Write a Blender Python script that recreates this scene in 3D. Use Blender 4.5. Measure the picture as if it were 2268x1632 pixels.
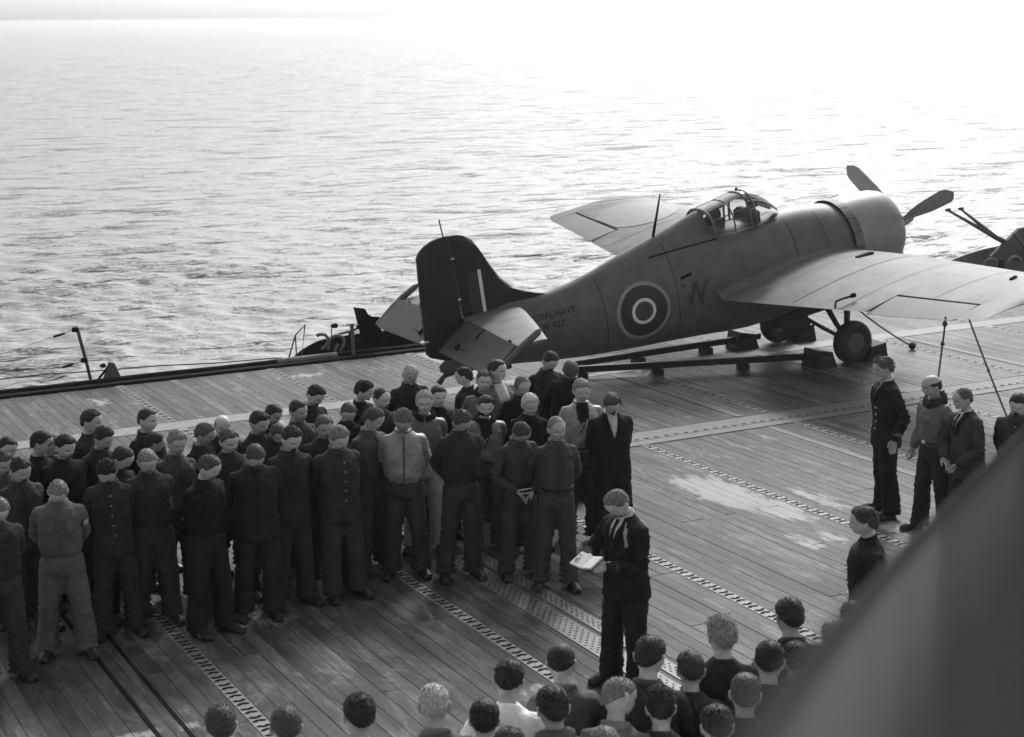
import bpy, math, random
import numpy as np
from mathutils import Vector, Matrix

for o in list(bpy.data.objects): bpy.data.objects.remove(o)
sc = bpy.context.scene
COL = sc.collection
R = math.radians
# ---------------------------------------------------------------- camera
CAM_H = 5.45
yaw, pit, rol = R(27.875), R(11.527), R(-0.8865)
fw = Vector((math.sin(yaw)*math.cos(pit), math.cos(yaw)*math.cos(pit), -math.sin(pit)))
rt0 = Vector((math.cos(yaw), -math.sin(yaw), 0)); up0 = rt0.cross(fw)
rt = rt0*math.cos(rol) + up0*math.sin(rol); up = -rt0*math.sin(rol) + up0*math.cos(rol)
cam = bpy.data.cameras.new('camera'); camo = bpy.data.objects.new('camera', cam); COL.objects.link(camo)
m = Matrix.Identity(4)
for i in range(3): m[i][0], m[i][1], m[i][2] = rt[i], up[i], -fw[i]
m[2][3] = CAM_H
camo.matrix_world = m
cam.sensor_width = 36; cam.lens = 36*3699/2267.0
cam.clip_start = 0.05; cam.clip_end = 60000
cam.dof.use_dof = True; cam.dof.focus_distance = 20.0; cam.dof.aperture_fstop = 3.6
sc.camera = camo
# ---------------------------------------------------------------- world, sun, exposure
SUN_AZ, SUN_EL = 43.0, 38.0          # azimuth from +Y towards +X (degrees), elevation
w = bpy.data.worlds.new('World'); sc.world = w; w.use_nodes = True
nt = w.node_tree; nt.nodes.clear()
sky = nt.nodes.new('ShaderNodeTexSky'); sky.sky_type = 'NISHITA'; sky.sun_disc = False
sky.sun_elevation = R(SUN_EL); sky.sun_rotation = R(SUN_AZ)
sky.air_density = 1.0; sky.dust_density = 3.0; sky.ozone_density = 1.0; sky.altitude = 0
bw = nt.nodes.new('ShaderNodeRGBToBW'); bg = nt.nodes.new('ShaderNodeBackground'); ow = nt.nodes.new('ShaderNodeOutputWorld')
bg.inputs['Strength'].default_value = 0.14
nt.links.new(sky.outputs[0], bw.inputs[0]); nt.links.new(bw.outputs[0], bg.inputs['Color']); nt.links.new(bg.outputs[0], ow.inputs[0])
sl = bpy.data.lights.new('sun', 'SUN'); sl.energy = 1.15; sl.angle = R(12.0); sl.color = (1, 1, 1)
so = bpy.data.objects.new('sun', sl); COL.objects.link(so)
sd = Vector((math.sin(R(SUN_AZ))*math.cos(R(SUN_EL)), math.cos(R(SUN_AZ))*math.cos(R(SUN_EL)), math.sin(R(SUN_EL))))
so.rotation_euler = sd.to_track_quat('Z', 'Y').to_euler()
sc.view_settings.view_transform = 'Standard'; sc.view_settings.look = 'None'
sc.view_settings.exposure = 0.58; sc.view_settings.gamma = 1.0; sc.view_settings.use_curve_mapping = False
sc.render.engine = 'CYCLES'
# ---------------------------------------------------------------- helpers
def tag(o, label=None, cat=None, group=None, kind=None):
    if label: o['label'] = label
    if cat: o['category'] = cat
    if group: o['group'] = group
    if kind: o['kind'] = kind
    return o
def empty(name, loc=(0,0,0), rz=0.0, parent=None):
    o = bpy.data.objects.new(name, None); COL.objects.link(o); o.location = loc; o.rotation_euler = (0,0,rz)
    o.empty_display_size = .1
    if parent: o.parent = parent
    return o
def mesh(name, V, F, smooth=False):
    me = bpy.data.meshes.new(name)
    me.from_pydata([tuple(map(float, v)) for v in V], [], [tuple(int(i) for i in f) for f in F]); me.validate(); me.update()
    if smooth: me.shade_smooth()
    return me
def obj(name, me, mat=None, parent=None, loc=None):
    o = bpy.data.objects.new(name, me); COL.objects.link(o)
    if mat is not None and len(me.materials) == 0: me.materials.append(mat)
    if parent is not None: o.parent = parent
    if loc is not None: o.location = loc
    return o
class MB:
    """collects simple shapes into one mesh"""
    def __init__(s): s.V = []; s.F = []
    def add(s, V, F):
        n = len(s.V); s.V += [tuple(map(float, v)) for v in V]; s.F += [tuple(int(i)+n for i in f) for f in F]; return s
    def box(s, c, d, rz=0.0, rx=0.0, ry=0.0, bev=0.0):
        M = Matrix.Translation(c) @ Matrix.Rotation(rz, 4, 'Z') @ Matrix.Rotation(ry, 4, 'Y') @ Matrix.Rotation(rx, 4, 'X')
        hx, hy, hz = d[0]/2, d[1]/2, d[2]/2
        if bev <= 0:
            P = [(-hx,-hy,-hz),(hx,-hy,-hz),(hx,hy,-hz),(-hx,hy,-hz),(-hx,-hy,hz),(hx,-hy,hz),(hx,hy,hz),(-hx,hy,hz)]
            F = [(0,3,2,1),(4,5,6,7),(0,1,5,4),(1,2,6,5),(2,3,7,6),(3,0,4,7)]
        else:
            b = bev; P = []
            for z in (-hz, hz-b): P += [(-hx,-hy,z),(hx,-hy,z),(hx,hy,z),(-hx,hy,z)]
            P += [(-hx+b,-hy+b,hz),(hx-b,-hy+b,hz),(hx-b,hy-b,hz),(-hx+b,hy-b,hz)]
            F = [(0,3,2,1),(8,9,10,11)]
            for k in (0,4):
                for i in range(4): j=(i+1)%4; F.append((k+i,k+j,k+4+j,k+4+i))
        return s.add([M @ Vector(p) for p in P], F)
    def tube(s, pts, rad, n=8, rad2=None, cap=True, ref=(0,0,1)):
        V, F = tube(pts, rad, n, rad2, cap, ref); return s.add(V, F)
    def lathe(s, prof, o=(0,0,0), axis='Z', n=24):
        V = []; F = []
        for (a, r) in prof:
            for i in range(n):
                t = 2*math.pi*i/n; c, q = r*math.cos(t), r*math.sin(t)
                p = {'Z': (c,q,a), 'X': (a,c,q), 'Y': (q,a,c)}[axis]
                V.append((p[0]+o[0], p[1]+o[1], p[2]+o[2]))
        for k in range(len(prof)-1):
            for i in range(n):
                j=(i+1)%n; F.append((k*n+i,k*n+j,(k+1)*n+j,(k+1)*n+i))
        return s.add(V, F)
    def prism(s, poly, z0, z1, axis='Z'):
        n=len(poly); V=[]
        for z in (z0,z1):
            for (a,b) in poly: V.append({'Z':(a,b,z),'Y':(a,z,b),'X':(z,a,b)}[axis])
        F=[tuple(range(n))[::-1], tuple(range(n,2*n))]
        for i in range(n): j=(i+1)%n; F.append((i,j,n+j,n+i))
        return s.add(V,F)
    def build(s, name, mat=None, parent=None, smooth=False, loc=None):
        return obj(name, mesh(name, s.V, s.F, smooth), mat, parent, loc)
def tube(pts, rad, n=8, rad2=None, cap=True, ref=(0,0,1)):
    P = np.array(pts, float); m_ = len(P)
    if np.isscalar(rad): rad = [rad]*m_
    if rad2 is None: rad2 = rad
    elif np.isscalar(rad2): rad2 = [rad2]*m_
    T = np.gradient(P, axis=0); T /= np.linalg.norm(T, axis=1)[:,None]+1e-12
    ref = np.array(ref, float); V = []; F = []
    for i in range(m_):
        a = np.cross(ref, T[i])
        if np.linalg.norm(a) < .15: a = np.cross((0.,1.,.02), T[i])
        a /= np.linalg.norm(a); b = np.cross(T[i], a)
        for k in range(n):
            t = 2*math.pi*k/n
            V.append(P[i] + a*rad[i]*math.cos(t) + b*rad2[i]*math.sin(t))
    for i in range(m_-1):
        for k in range(n):
            j=(k+1)%n; F.append((i*n+k, i*n+j, (i+1)*n+j, (i+1)*n+k))
    if cap: F.append(tuple(range(n))[::-1]); F.append(tuple((m_-1)*n+k for k in range(n)))
    return V, F
def rings(RS, n=24):
    """horizontal superellipse rings: (z, cx, cy, rx, ry, p)"""
    V=[]; F=[]
    for (z,cx,cy,rx,ry,p) in RS:
        for k in range(n):
            t=2*math.pi*k/n; c,s_=math.cos(t),math.sin(t)
            V.append((cx+rx*math.copysign(abs(c)**(2/p),c), cy+ry*math.copysign(abs(s_)**(2/p),s_), z))
    m_=len(RS)
    for i in range(m_-1):
        for k in range(n): j=(k+1)%n; F.append((i*n+k,i*n+j,(i+1)*n+j,(i+1)*n+k))
    F.append(tuple(range(n))[::-1]); F.append(tuple((m_-1)*n+k for k in range(n)))
    return V,F
# ---------------------------------------------------------------- materials (a monochrome place)
def G(v): return (v, v, v, 1)
def mat(name, v=.3, rough=.7, noise=.25, scale=6.0, bump=0.0, bscale=60.0, metal=0.0, coord='Position', spec=.5, stretch=(1,1,1)):
    m = bpy.data.materials.new(name); m.use_nodes = True; nt = m.node_tree; N = nt.nodes; L = nt.links
    b = N['Principled BSDF']; b.inputs['Roughness'].default_value = rough; b.inputs['Metallic'].default_value = metal
    b.inputs['Specular IOR Level'].default_value = spec
    if coord == 'Position': c = N.new('ShaderNodeNewGeometry').outputs['Position']
    elif coord == 'Object': c = N.new('ShaderNodeTexCoord').outputs['Object']
    else:
        a = N.new('ShaderNodeAttribute'); a.attribute_name = coord; c = a.outputs['Vector']
    mp = N.new('ShaderNodeMapping'); mp.inputs['Scale'].default_value = stretch; L.new(c, mp.inputs[0]); c = mp.outputs[0]
    n = N.new('ShaderNodeTexNoise'); n.inputs['Scale'].default_value = scale; n.inputs['Detail'].default_value = 6; n.inputs['Roughness'].default_value = .62
    L.new(c, n.inputs['Vector'])
    r = N.new('ShaderNodeMapRange'); r.inputs['From Min'].default_value = .25; r.inputs['From Max'].default_value = .75
    r.inputs['To Min'].default_value = v*(1-noise); r.inputs['To Max'].default_value = v*(1+noise)
    L.new(n.outputs['Fac'], r.inputs['Value']); L.new(r.outputs[0], b.inputs['Base Color'])
    if bump > 0:
        n2 = N.new('ShaderNodeTexNoise'); n2.inputs['Scale'].default_value = bscale; n2.inputs['Detail'].default_value = 4; L.new(c, n2.inputs['Vector'])
        bp = N.new('ShaderNodeBump'); bp.inputs['Strength'].default_value = bump; bp.inputs['Distance'].default_value = .01
        L.new(n2.outputs['Fac'], bp.inputs['Height']); L.new(bp.outputs[0], b.inputs['Normal'])
    m['col'] = r.name
    return m
def math_node(nt, op, a, b=None, clamp=False):
    n = nt.nodes.new('ShaderNodeMath'); n.operation = op; n.use_clamp = clamp
    for i, x in enumerate((a, b)):
        if x is None: continue
        if isinstance(x, (int, float)): n.inputs[i].default_value = x
        else: nt.links.new(x, n.inputs[i])
    return n.outputs[0]
rng = random.Random(7)
# ================================================================ SEA
def sea():
    # plane of the water relative to the slightly heeling deck
    F = np.array([math.sin(yaw), math.cos(yaw)]); Rr = np.array([math.cos(yaw), -math.sin(yaw)])
    # fine sector in view, coarse elsewhere: polar grid
    az = list(np.arange(-3, 60, .068)) ; coarse = list(np.arange(62, 356, 4.0)); az = np.radians(np.array(az+coarse))
    inv = np.linspace(1/44.0, 1/1500.0, 560)             # spaced evenly on screen
    d = np.concatenate([[27.0, 34.0], 1/inv, [1900, 2600, 4000, 7000, 12000, 20000]])
    A, D = np.meshgrid(az, d); X = D*np.sin(A); Y = D*np.cos(A)
    Z = np.zeros_like(X); DX = np.zeros_like(X); DY = np.zeros_like(X)
    rs = np.random.default_rng(11); wind = math.radians(28+180+14)
    cell = np.maximum(D*D/1500*0.062, D*.0013)
    patch = .55 + .45*np.sin(X*.031+Y*.017+1.0)*np.sin(X*-.013+Y*.041+2.2) + .25*np.sin(X*.09-Y*.06)
    for i in range(110):
        lam = 11.0*(0.9**(i*0.33)) * rs.uniform(.8, 1.2)
        lam = max(lam, .6)*1.0 if lam>.6 else rs.uniform(.5,2.2)
        th = wind + rs.normal()*(.38 + .25*(i/110)); k = 2*math.pi/lam
        amp = (.0022*lam**.75 if lam > 4 else .0070*lam**.95) * rs.uniform(.5, 1.3)
        fade = np.clip(lam/(cell*2.6) - .4, 0, 1)
        ph = k*(X*math.sin(th)+Y*math.cos(th)) + rs.uniform(0, 6.28)
        g = amp*fade*(np.clip(patch,.25,1.5) if lam < 6 else 1)
        Z += g*np.cos(ph); DX -= .85*g*math.sin(th)*np.sin(ph); DY -= .85*g*math.cos(th)*np.sin(ph)
    tilt = math.tan(R(.279+.05)); roll_ = -.0088
    base = -12.0 + np.minimum(D, 30000)*0 + (X*F[0]+Y*F[1])*tilt + (X*Rr[0]+Y*Rr[1])*roll_
    Zf = base + Z*1.25; X2 = X+DX; Y2 = Y+DY
    nr, nc = X.shape
    V = np.stack([X2.ravel(), Y2.ravel(), Zf.ravel()], 1)
    i = np.arange(nr-1)[:,None]; j = np.arange(nc)[None,:]; j2 = (j+1) % nc
    q = np.stack([i*nc+j+0*j2, i*nc+j2, (i+1)*nc+j2, (i+1)*nc+j], -1).reshape(-1,4)
    me = bpy.data.meshes.new('sea'); me.vertices.add(len(V)); me.vertices.foreach_set('co', V.ravel().astype(np.float32))
    me.loops.add(q.size); me.loops.foreach_set('vertex_index', q.ravel().astype(np.int32))
    me.polygons.add(len(q)); me.polygons.foreach_set('loop_start', np.arange(0, q.size, 4, dtype=np.int32)); me.update(calc_edges=True)
    me.shade_smooth()
    m = bpy.data.materials.new('sea_water'); m.use_nodes = True; nt = m.node_tree; N = nt.nodes; L = nt.links
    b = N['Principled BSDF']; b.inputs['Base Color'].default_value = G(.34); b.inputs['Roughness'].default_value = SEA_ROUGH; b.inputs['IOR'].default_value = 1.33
    g = N.new('ShaderNodeNewGeometry'); mp = N.new('ShaderNodeMapping'); mp.inputs['Rotation'].default_value = (0,0,R(-30)); mp.inputs['Scale'].default_value = (.55,1,1)
    L.new(g.outputs['Position'], mp.inputs[0])
    n1 = N.new('ShaderNodeTexNoise'); n1.inputs['Scale'].default_value = 1.6; n1.inputs['Detail'].default_value = 5; n1.inputs['Roughness'].default_value = .65; L.new(mp.outputs[0], n1.inputs['Vector'])
    bp = N.new('ShaderNodeBump'); bp.inputs['Strength'].default_value = .9; bp.inputs['Distance'].default_value = SEA_BUMP; L.new(n1.outputs['Fac'], bp.inputs['Height'])
    prev = bp.outputs[0]
    for (sc_, st_, dist_, det, lo_, hi_) in ((.62,(.5,1,1),SEA_B2,4.0,.50,.78),(.22,(.45,1,1),SEA_B3,5.0,.56,.80)):
        mq = N.new('ShaderNodeMapping'); mq.inputs['Rotation'].default_value = (0,0,R(28-8)); mq.inputs['Scale'].default_value = st_; L.new(g.outputs['Position'], mq.inputs[0])
        nn = N.new('ShaderNodeTexNoise'); nn.inputs['Scale'].default_value = sc_; nn.inputs['Detail'].default_value = det; nn.inputs['Roughness'].default_value = .6; L.new(mq.outputs[0], nn.inputs['Vector'])
        rmp = N.new('ShaderNodeMapRange'); rmp.interpolation_type='SMOOTHSTEP'; rmp.inputs['From Min'].default_value=lo_; rmp.inputs['From Max'].default_value=hi_; L.new(nn.outputs['Fac'], rmp.inputs['Value'])
        b3 = N.new('ShaderNodeBump'); b3.inputs['Strength'].default_value = 1; b3.inputs['Distance'].default_value = dist_; L.new(rmp.outputs[0], b3.inputs['Height']); L.new(prev, b3.inputs['Normal']); prev = b3.outputs[0]
    L.new(prev, b.inputs['Normal'])
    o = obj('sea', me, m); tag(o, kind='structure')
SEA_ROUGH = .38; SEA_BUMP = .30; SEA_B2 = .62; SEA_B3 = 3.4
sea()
# ================================================================ HAZE: the sunlit sea air
def haze(density, g):
    F = Vector((math.sin(yaw), math.cos(yaw), math.tan(R(.279+.05)))).normalized(); Rr = Vector((math.cos(yaw), -math.sin(yaw), -.0088)).normalized(); U = Rr.cross(F).normalized(); F = U.cross(Rr).normalized()
    o = MB().box((0,0,0),(40400,40400,20.9)).build('haze'); o.data.name = 'haze'
    M_ = Matrix((Rr, F, U)).transposed().to_4x4(); M_.translation = Vector((0,0,-12)) + U*(20.9/2-3.0); o.matrix_world = M_
    m = bpy.data.materials.new('haze'); m.use_nodes = True; nt = m.node_tree; nt.nodes.remove(nt.nodes['Principled BSDF'])
    v = nt.nodes.new('ShaderNodeVolumePrincipled'); v.inputs['Color'].default_value = G(.96); v.inputs['Density'].default_value = density; v.inputs['Anisotropy'].default_value = g
    nt.links.new(v.outputs[0], nt.nodes['Material Output'].inputs['Volume']); o.data.materials.append(m); o['kind'] = 'stuff'
haze(.0005, .75)
# ================================================================ DECK
STRIPS = [4.07 + 2.51*k for k in range(-4, 18)]
EDGE = 25.85
def deck_mat(name, v, paint=False):
    m = bpy.data.materials.new(name); m.use_nodes = True; nt = m.node_tree; N = nt.nodes; L = nt.links
    b = N['Principled BSDF']
    g = N.new('ShaderNodeNewGeometry').outputs['Position']
    mp = N.new('ShaderNodeMapping'); mp.inputs['Scale'].default_value = (7.0, .8, 1); L.new(g, mp.inputs[0])
    oi = N.new('ShaderNodeObjectInfo'); 
    off = N.new('ShaderNodeVectorMath'); off.operation = 'ADD'; L.new(mp.outputs[0], off.inputs[0])
    cmb = N.new('ShaderNodeCombineXYZ'); L.new(math_node(nt,'MULTIPLY',oi.outputs['Random'],40.0), cmb.inputs[2]); L.new(cmb.outputs[0], off.inputs[1])
    n1 = N.new('ShaderNodeTexNoise'); n1.inputs['Scale'].default_value = 1.6; n1.inputs['Detail'].default_value = 8; n1.inputs['Roughness'].default_value = .7; L.new(off.outputs[0], n1.inputs['Vector'])
    n2 = N.new('ShaderNodeTexNoise'); n2.inputs['Scale'].default_value = .55; n2.inputs['Detail'].default_value = 6; n2.inputs['Roughness'].default_value = .62; L.new(g, n2.inputs['Vector'])
    mp3 = N.new('ShaderNodeMapping'); mp3.inputs['Scale'].default_value = (1.5, .5, 1); mp3.inputs['Rotation'].default_value = (0,0,.5); L.new(g, mp3.inputs[0])
    n3 = N.new('ShaderNodeTexNoise'); n3.inputs['Scale'].default_value = 2.3; n3.inputs['Detail'].default_value = 8; n3.inputs['Roughness'].default_value = .75; n3.inputs['Distortion'].default_value = 1.2; L.new(mp3.outputs[0], n3.inputs['Vector'])
    def mr(x, a, b_, c, d):
        r = N.new('ShaderNodeMapRange'); r.inputs['From Min'].default_value=a; r.inputs['From Max'].default_value=b_; r.inputs['To Min'].default_value=c; r.inputs['To Max'].default_value=d; L.new(x, r.inputs['Value']); return r.outputs[0]
    c = mr(n1.outputs['Fac'], .3, .7, .6, 1.45)
    c = math_node(nt,'MULTIPLY', c, mr(n2.outputs['Fac'], .3, .7, .6, 1.4))
    c = math_node(nt,'MULTIPLY', c, mr(oi.outputs['Random'], 0, 1, .72, 1.28))
    c = math_node(nt,'MULTIPLY', c, mr(n3.outputs['Fac'], .50, .72, .85, 2.2))   # scuffs and dried salt
    c = math_node(nt,'MULTIPLY', c, v)
    # dried salt and foam patches, each with a shape of its own
    sx = N.new('ShaderNodeSeparateXYZ'); L.new(g, sx.inputs[0])
    mx = None
    for (cx, cy, rx, ry, k) in PATCHES:
        dx = math_node(nt,'DIVIDE', math_node(nt,'SUBTRACT', sx.outputs[0], cx), rx); dy = math_node(nt,'DIVIDE', math_node(nt,'SUBTRACT', sx.outputs[1], cy), ry)
        d2 = math_node(nt,'ADD', math_node(nt,'MULTIPLY',dx,dx), math_node(nt,'MULTIPLY',dy,dy))
        e = math_node(nt,'MULTIPLY', math_node(nt,'SUBTRACT', 1.0, d2, True), k)
        mx = e if mx is None else math_node(nt,'MAXIMUM', mx, e)
    n4 = N.new('ShaderNodeTexNoise'); n4.inputs['Scale'].default_value = 4.5; n4.inputs['Detail'].default_value = 9; n4.inputs['Roughness'].default_value = .72
    mp4 = N.new('ShaderNodeMapping'); mp4.inputs['Scale'].default_value=(1.8,.6,1); L.new(g, mp4.inputs[0]); L.new(mp4.outputs[0], n4.inputs['Vector'])
    q = math_node(nt,'ADD', mx, math_node(nt,'MULTIPLY', math_node(nt,'SUBTRACT', n4.outputs['Fac'], .56), 4.4))
    msk = mr(q, .10, .65, 0, 1); msk.node.clamp = True
    msk = math_node(nt,'MULTIPLY', msk, mr(mx, 0.02, .12, 0, 1))
    mix = N.new('ShaderNodeMix'); mix.data_type='FLOAT'; L.new(msk, mix.inputs[0]); L.new(c, mix.inputs[2]); mix.inputs[3].default_value = .38
    L.new(mix.outputs[0], b.inputs['Base Color'])
    L.new(mr(n2.outputs['Fac'], .35, .7, .40, .58), b.inputs['Roughness']); b.inputs['Specular IOR Level'].default_value = .07
    bp = N.new('ShaderNodeBump'); bp.inputs['Strength'].default_value = .5; bp.inputs['Distance'].default_value = .006; L.new(n1.outputs['Fac'], bp.inputs['Height']); L.new(bp.outputs[0], b.inputs['Normal'])
    return m
PATCHES = [(11.15,15.75,.45,1.1,1.5),(11.3,14.9,.30,.7,1.4),(11.35,16.3,.3,.35,.8),(11.95,15.0,.22,.75,.85),(10.78,13.75,.16,.40,1.),(11.13,13.7,.16,.35,1.),
           (11.93,13.65,.2,.4,1.),(6.02,24.75,.24,.38,.7),(8.0,22.0,.5,.35,.7),(5.0,14.6,.3,.6,.55),(3.0,12.35,.9,.12,.75),(6.5,11.6,.6,.14,.7),(10.2,17.9,.3,.5,.6),(9.3,24.9,.6,.2,.8),
           (7.2,11.0,.25,.3,.6),(8.9,10.6,.2,.3,.6)]
M_PLANK = deck_mat('deck_planking', .098)
M_CAULK = mat('deck_caulk', .034, .8, .3, 9)
M_STEEL = mat('dark_steel', .035, .55, .4, 5, .3, 40)
M_GREYPAINT = mat('weathered_grey_paint', .10, .6, .35, 4, .3, 50)
M_STRIP = mat('worn_pale_strip_paint', .25, .6, .3, 7, .3, 60)
M_WHITE = mat('worn_white_paint', .22, .65, .3, 5, .2, 60)
M_BLACK = mat('black_paint', .008, .85, .3, 5, spec=.12)
M_WOODPALE = mat('pale_joint_wood', .125, .65, .35, 8, .3, 60, stretch=(.6,4,1))
deck = MB().box((34, 9.9, -.19), (84, 31.85, .30)).build('flight_deck', M_CAULK); tag(deck, kind='structure')
MB().box((34, 9.6, -6.6), (82, 30.6, 12.5)).build('ship_side', M_GREYPAINT)['kind'] = 'structure'
def make_planks():
    pitch = (2.51-.15)/16
    segs = []
    for k in range(len(STRIPS)-1):
        for i in range(16):
            x = STRIPS[k] + .075 + pitch*(i+.5)
            if x > 40: continue
            r_ = random.Random(int(x*1000))
            j1 = r_.choice([12.2, 13.6, 15.0, 10.9]); 
            for (a, b_) in ((2.0, 6.0), (6.0, j1), (j1, 18.18), (18.86, 22.38), (22.82, EDGE-.12)):
                segs.append((x, a+.003, b_-.003))
    def vis(s):
        x, a, b_ = s; c = Vector((x, (a+b_)/2, 0)) - camo.location
        z = c.dot(fw)
        if z < 1: return -1
        u_ = c.dot(rt)/z; v_ = c.dot(up)/z
        if abs(u_) > .36 or v_ < -.27: return -1
        # deck hidden behind the crowd counts for less
        hid = .35 if (x < 8.5 and 13.5 < (a+b_)/2 < 18) else 1
        return (b_-a)*hid/(z*z)
    segs.sort(key=vis, reverse=True)
    cache = {}
    stuff = MB()
    for n, (x, a, b_) in enumerate(segs):
        r_ = random.Random(n); dz = r_.uniform(-.002, .002)
        if n < 290:
            key = round(b_-a, 2)
            if key not in cache:
                cache[key] = mesh('plank', *(lambda q: (q.V, q.F))(MB().box((0,0,-.018), (pitch-.0035, key, .036), bev=.002)))
                cache[key].materials.append(M_PLANK)
            o = obj('plank', cache[key], None, deck, (x, (a+b_)/2, dz))
        else:
            stuff.box((x, (a+b_)/2, -.018+dz), (pitch-.0035, b_-a, .036), bev=.002)
    o = stuff.build('planking', M_PLANK, deck); o['kind'] = 'stuff'
make_planks()
# tie-down strips: pale steel channels with alternating hook shaped slots
def arc_slot(cx, cy, flip, rad=.040, wd=.034, n=7):
    V=[]; F=[]
    for i in range(n):
        t = -1.25 + 2.5*i/(n-1); s_ = math.sin(t); c_ = math.cos(t)
        for q in (rad-wd/2, rad+wd/2):
            V.append((cx + s_*q*1.15, cy + flip*(c_*q - rad*.55), .0065))
    for i in range(n-1): F.append((2*i, 2*i+2, 2*i+3, 2*i+1))
    return V, F
for k, x in enumerate(STRIPS):
    if x > 34: continue
    for (a, b_) in ((2.0, 18.18), (18.86, 22.38), (22.82, EDGE-.12)):
        s = MB().box((x, (a+b_)/2, -.012), (.142, b_-a, .030), bev=.003).build('tie_down_strip', M_STRIP, deck)
        q = MB(); n = int((b_-a)/.098)
        for i in range(n):
            V, F = arc_slot(x, a+.05+i*.098, 1 if i % 2 else -1); q.add(V, F)
        if n: 
            sl_ = q.build('hook_slots', M_BLACK, s); sl_['kind'] = 'stuff'
# lengthwise joints and paint
jb = MB().box((34, 18.29, -.008), (80, .20, .034), bev=.003).build('joint_board', M_WOODPALE, deck)
MB().box((34, 18.62, -.010), (80, .42, .034), bev=.003).build('joint_board', M_WOODPALE, deck)
cl = MB()
for i in range(240): cl.box((3+i*.16, 18.47, .011), (.05, .035, .012))
cl.build('joint_cleats', M_GREYPAINT, deck)['kind'] = 'stuff'
MB().box((34, 22.60, -.010), (80, .43, .030), bev=.003).build('white_painted_board', M_WHITE, deck)
M_LINE = mat('worn_paint_line', .12, .65, .45, 9, .2, 60)
for (x, a, b_, w_) in ((13.6, 6, 18.16, .10), (13.62, 18.88, 22.36, .10), (11.78, 22.84, 25.6, .26), (19.6, 18.9, 22.3, .12), (7.55, 14.6, 18.1, .1)):
    MB().box((x, (a+b_)/2, .0045), (w_, b_-a, .003)).build('paint_line', M_WHITE if w_ > .2 else M_LINE, deck)
# perforated steel plates set along the planks by the reader
M_PLATE = mat('perforated_plate_paint', .15, .5, .3, 5, .2, 60)
for (x0, x1, a, b_, rows) in ((7.14, 7.42, 9.2, 15.2, 3), (7.46, 7.64, 9.2, 15.4, 2)):
    pl = MB().box(((x0+x1)/2, (a+b_)/2, .004), (x1-x0-.02, b_-a, .008), bev=.002).build('perforated_plate', M_PLATE, deck)
    q = MB()
    for i in range(int((b_-a)/.10)):
        for j in range(rows*2):
            q.box((x0+.05+(x1-x0-.1)*j/(rows*2-1), a+.06+i*.10+(.05 if j % 2 else 0), .0085), (.016, .020, .003))
    q.build('plate_holes', M_BLACK, pl)['kind'] = 'stuff'
for x in (3.28, 3.51):
    MB().box((x, 9.5, .002), (.035, 15, .010)).build('dark_groove_bar', M_BLACK, deck)
# deck edge: waterway gutter and round pipe
ed = MB(); ed.box((34, EDGE+.0, -.01), (80, .20, .10), bev=.02); ed.build('deck_edge_coaming', M_BLACK, deck)
M_PIPE = mat('dark_pipe_paint', .012, .8, .4, 2, spec=.15)
pp = MB(); pp.tube([(x, EDGE+.13, .05+.006*math.sin(x*2)) for x in np.arange(0, 60, .5)], .05, 10); pp.build('edge_pipe', M_PIPE, deck, smooth=True)
pw = MB(); pw.tube([(x, EDGE+.13, .052) for x in np.arange(9.3, 10.4, .12)], .056, 10); pw.build('white_pipe_section', M_WHITE, deck, smooth=True)
cw = MB().box((34, EDGE+.55, -.95), (80, .7, .06)).build('catwalk', M_STEEL, deck)
# ================================================================ AIRCRAFT
M_AC = mat('slate_aircraft_paint', .11, .5, .25, 4.2, .12, 30, coord='Object')
M_ACW = mat('upper_wing_glare_paint', .135, .55, .5, 2.6, .15, 30, coord='Object', spec=.35)  # slate paint with some sun glare added to its base tone
M_FIN = mat('fin_dark_paint', .022, .5, .3, 3, .12, 30, coord='Object', spec=.3)
M_COWL = mat('cowling_glare_paint', .26, .42, .2, 2.5, .1, 30, coord='Object')  # lighter than the real cowling: glare on the nose put into its colour
M_FABRIC = mat('doped_fabric_paint', .075, .5, .2, 3, .15, 40, coord='Object')
M_TYRE = mat('tyre_rubber', .03, .8, .3, 12, .2, 80, coord='Object')
M_DECALW = mat('roundel_white', .75, .5, .15, 9, coord='Object'); M_DECALY = mat('roundel_yellow', .28, .5, .15, 9, coord='Object')
M_DECALB = mat('roundel_blue', .028, .5, .2, 9, coord='Object'); M_DECALR = mat('roundel_red', .055, .5, .2, 9, coord='Object')
M_TXT = mat('lettering_paint', .028, .6, .3, 12, coord='Object')
M_CODE = mat('code_letter_paint', .045, .6, .2, 9, coord='Object')
M_INT = mat('cockpit_interior', .02, .7, .3, 10, coord='Object')
M_PROP = mat('propeller_haze_paint', .34, .4, .2, 10, coord='Object')  # base colour raised so the blades look faded by bright haze
def glass_mat():
    m = bpy.data.materials.new('canopy_glass'); m.use_nodes = True; nt = m.node_tree; nt.nodes.remove(nt.nodes['Principled BSDF'])
    t = nt.nodes.new('ShaderNodeBsdfTransparent'); t.inputs[0].default_value = G(.86); g = nt.nodes.new('ShaderNodeBsdfGlossy'); g.inputs['Roughness'].default_value = .06
    f = nt.nodes.new('ShaderNodeFresnel'); f.inputs[0].default_value = 1.5; mx = nt.nodes.new('ShaderNodeMixShader')
    nt.links.new(f.outputs[0], mx.inputs[0]); nt.links.new(t.outputs[0], mx.inputs[1]); nt.links.new(g.outputs[0], mx.inputs[2]); nt.links.new(mx.outputs[0], nt.nodes['Material Output'].inputs[0])
    return m
M_GLASS = glass_mat(); M_WROUND = mat('wing_roundel_paint', .13, .5, .2, 5, coord='Object')
AR = empty('fighter_aircraft', (17.35, 22.1, 0), R(-1))
tag(AR, 'dark propeller fighter aircraft with roundel and open tail control surfaces, chocked on the deck', 'aircraft')
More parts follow.
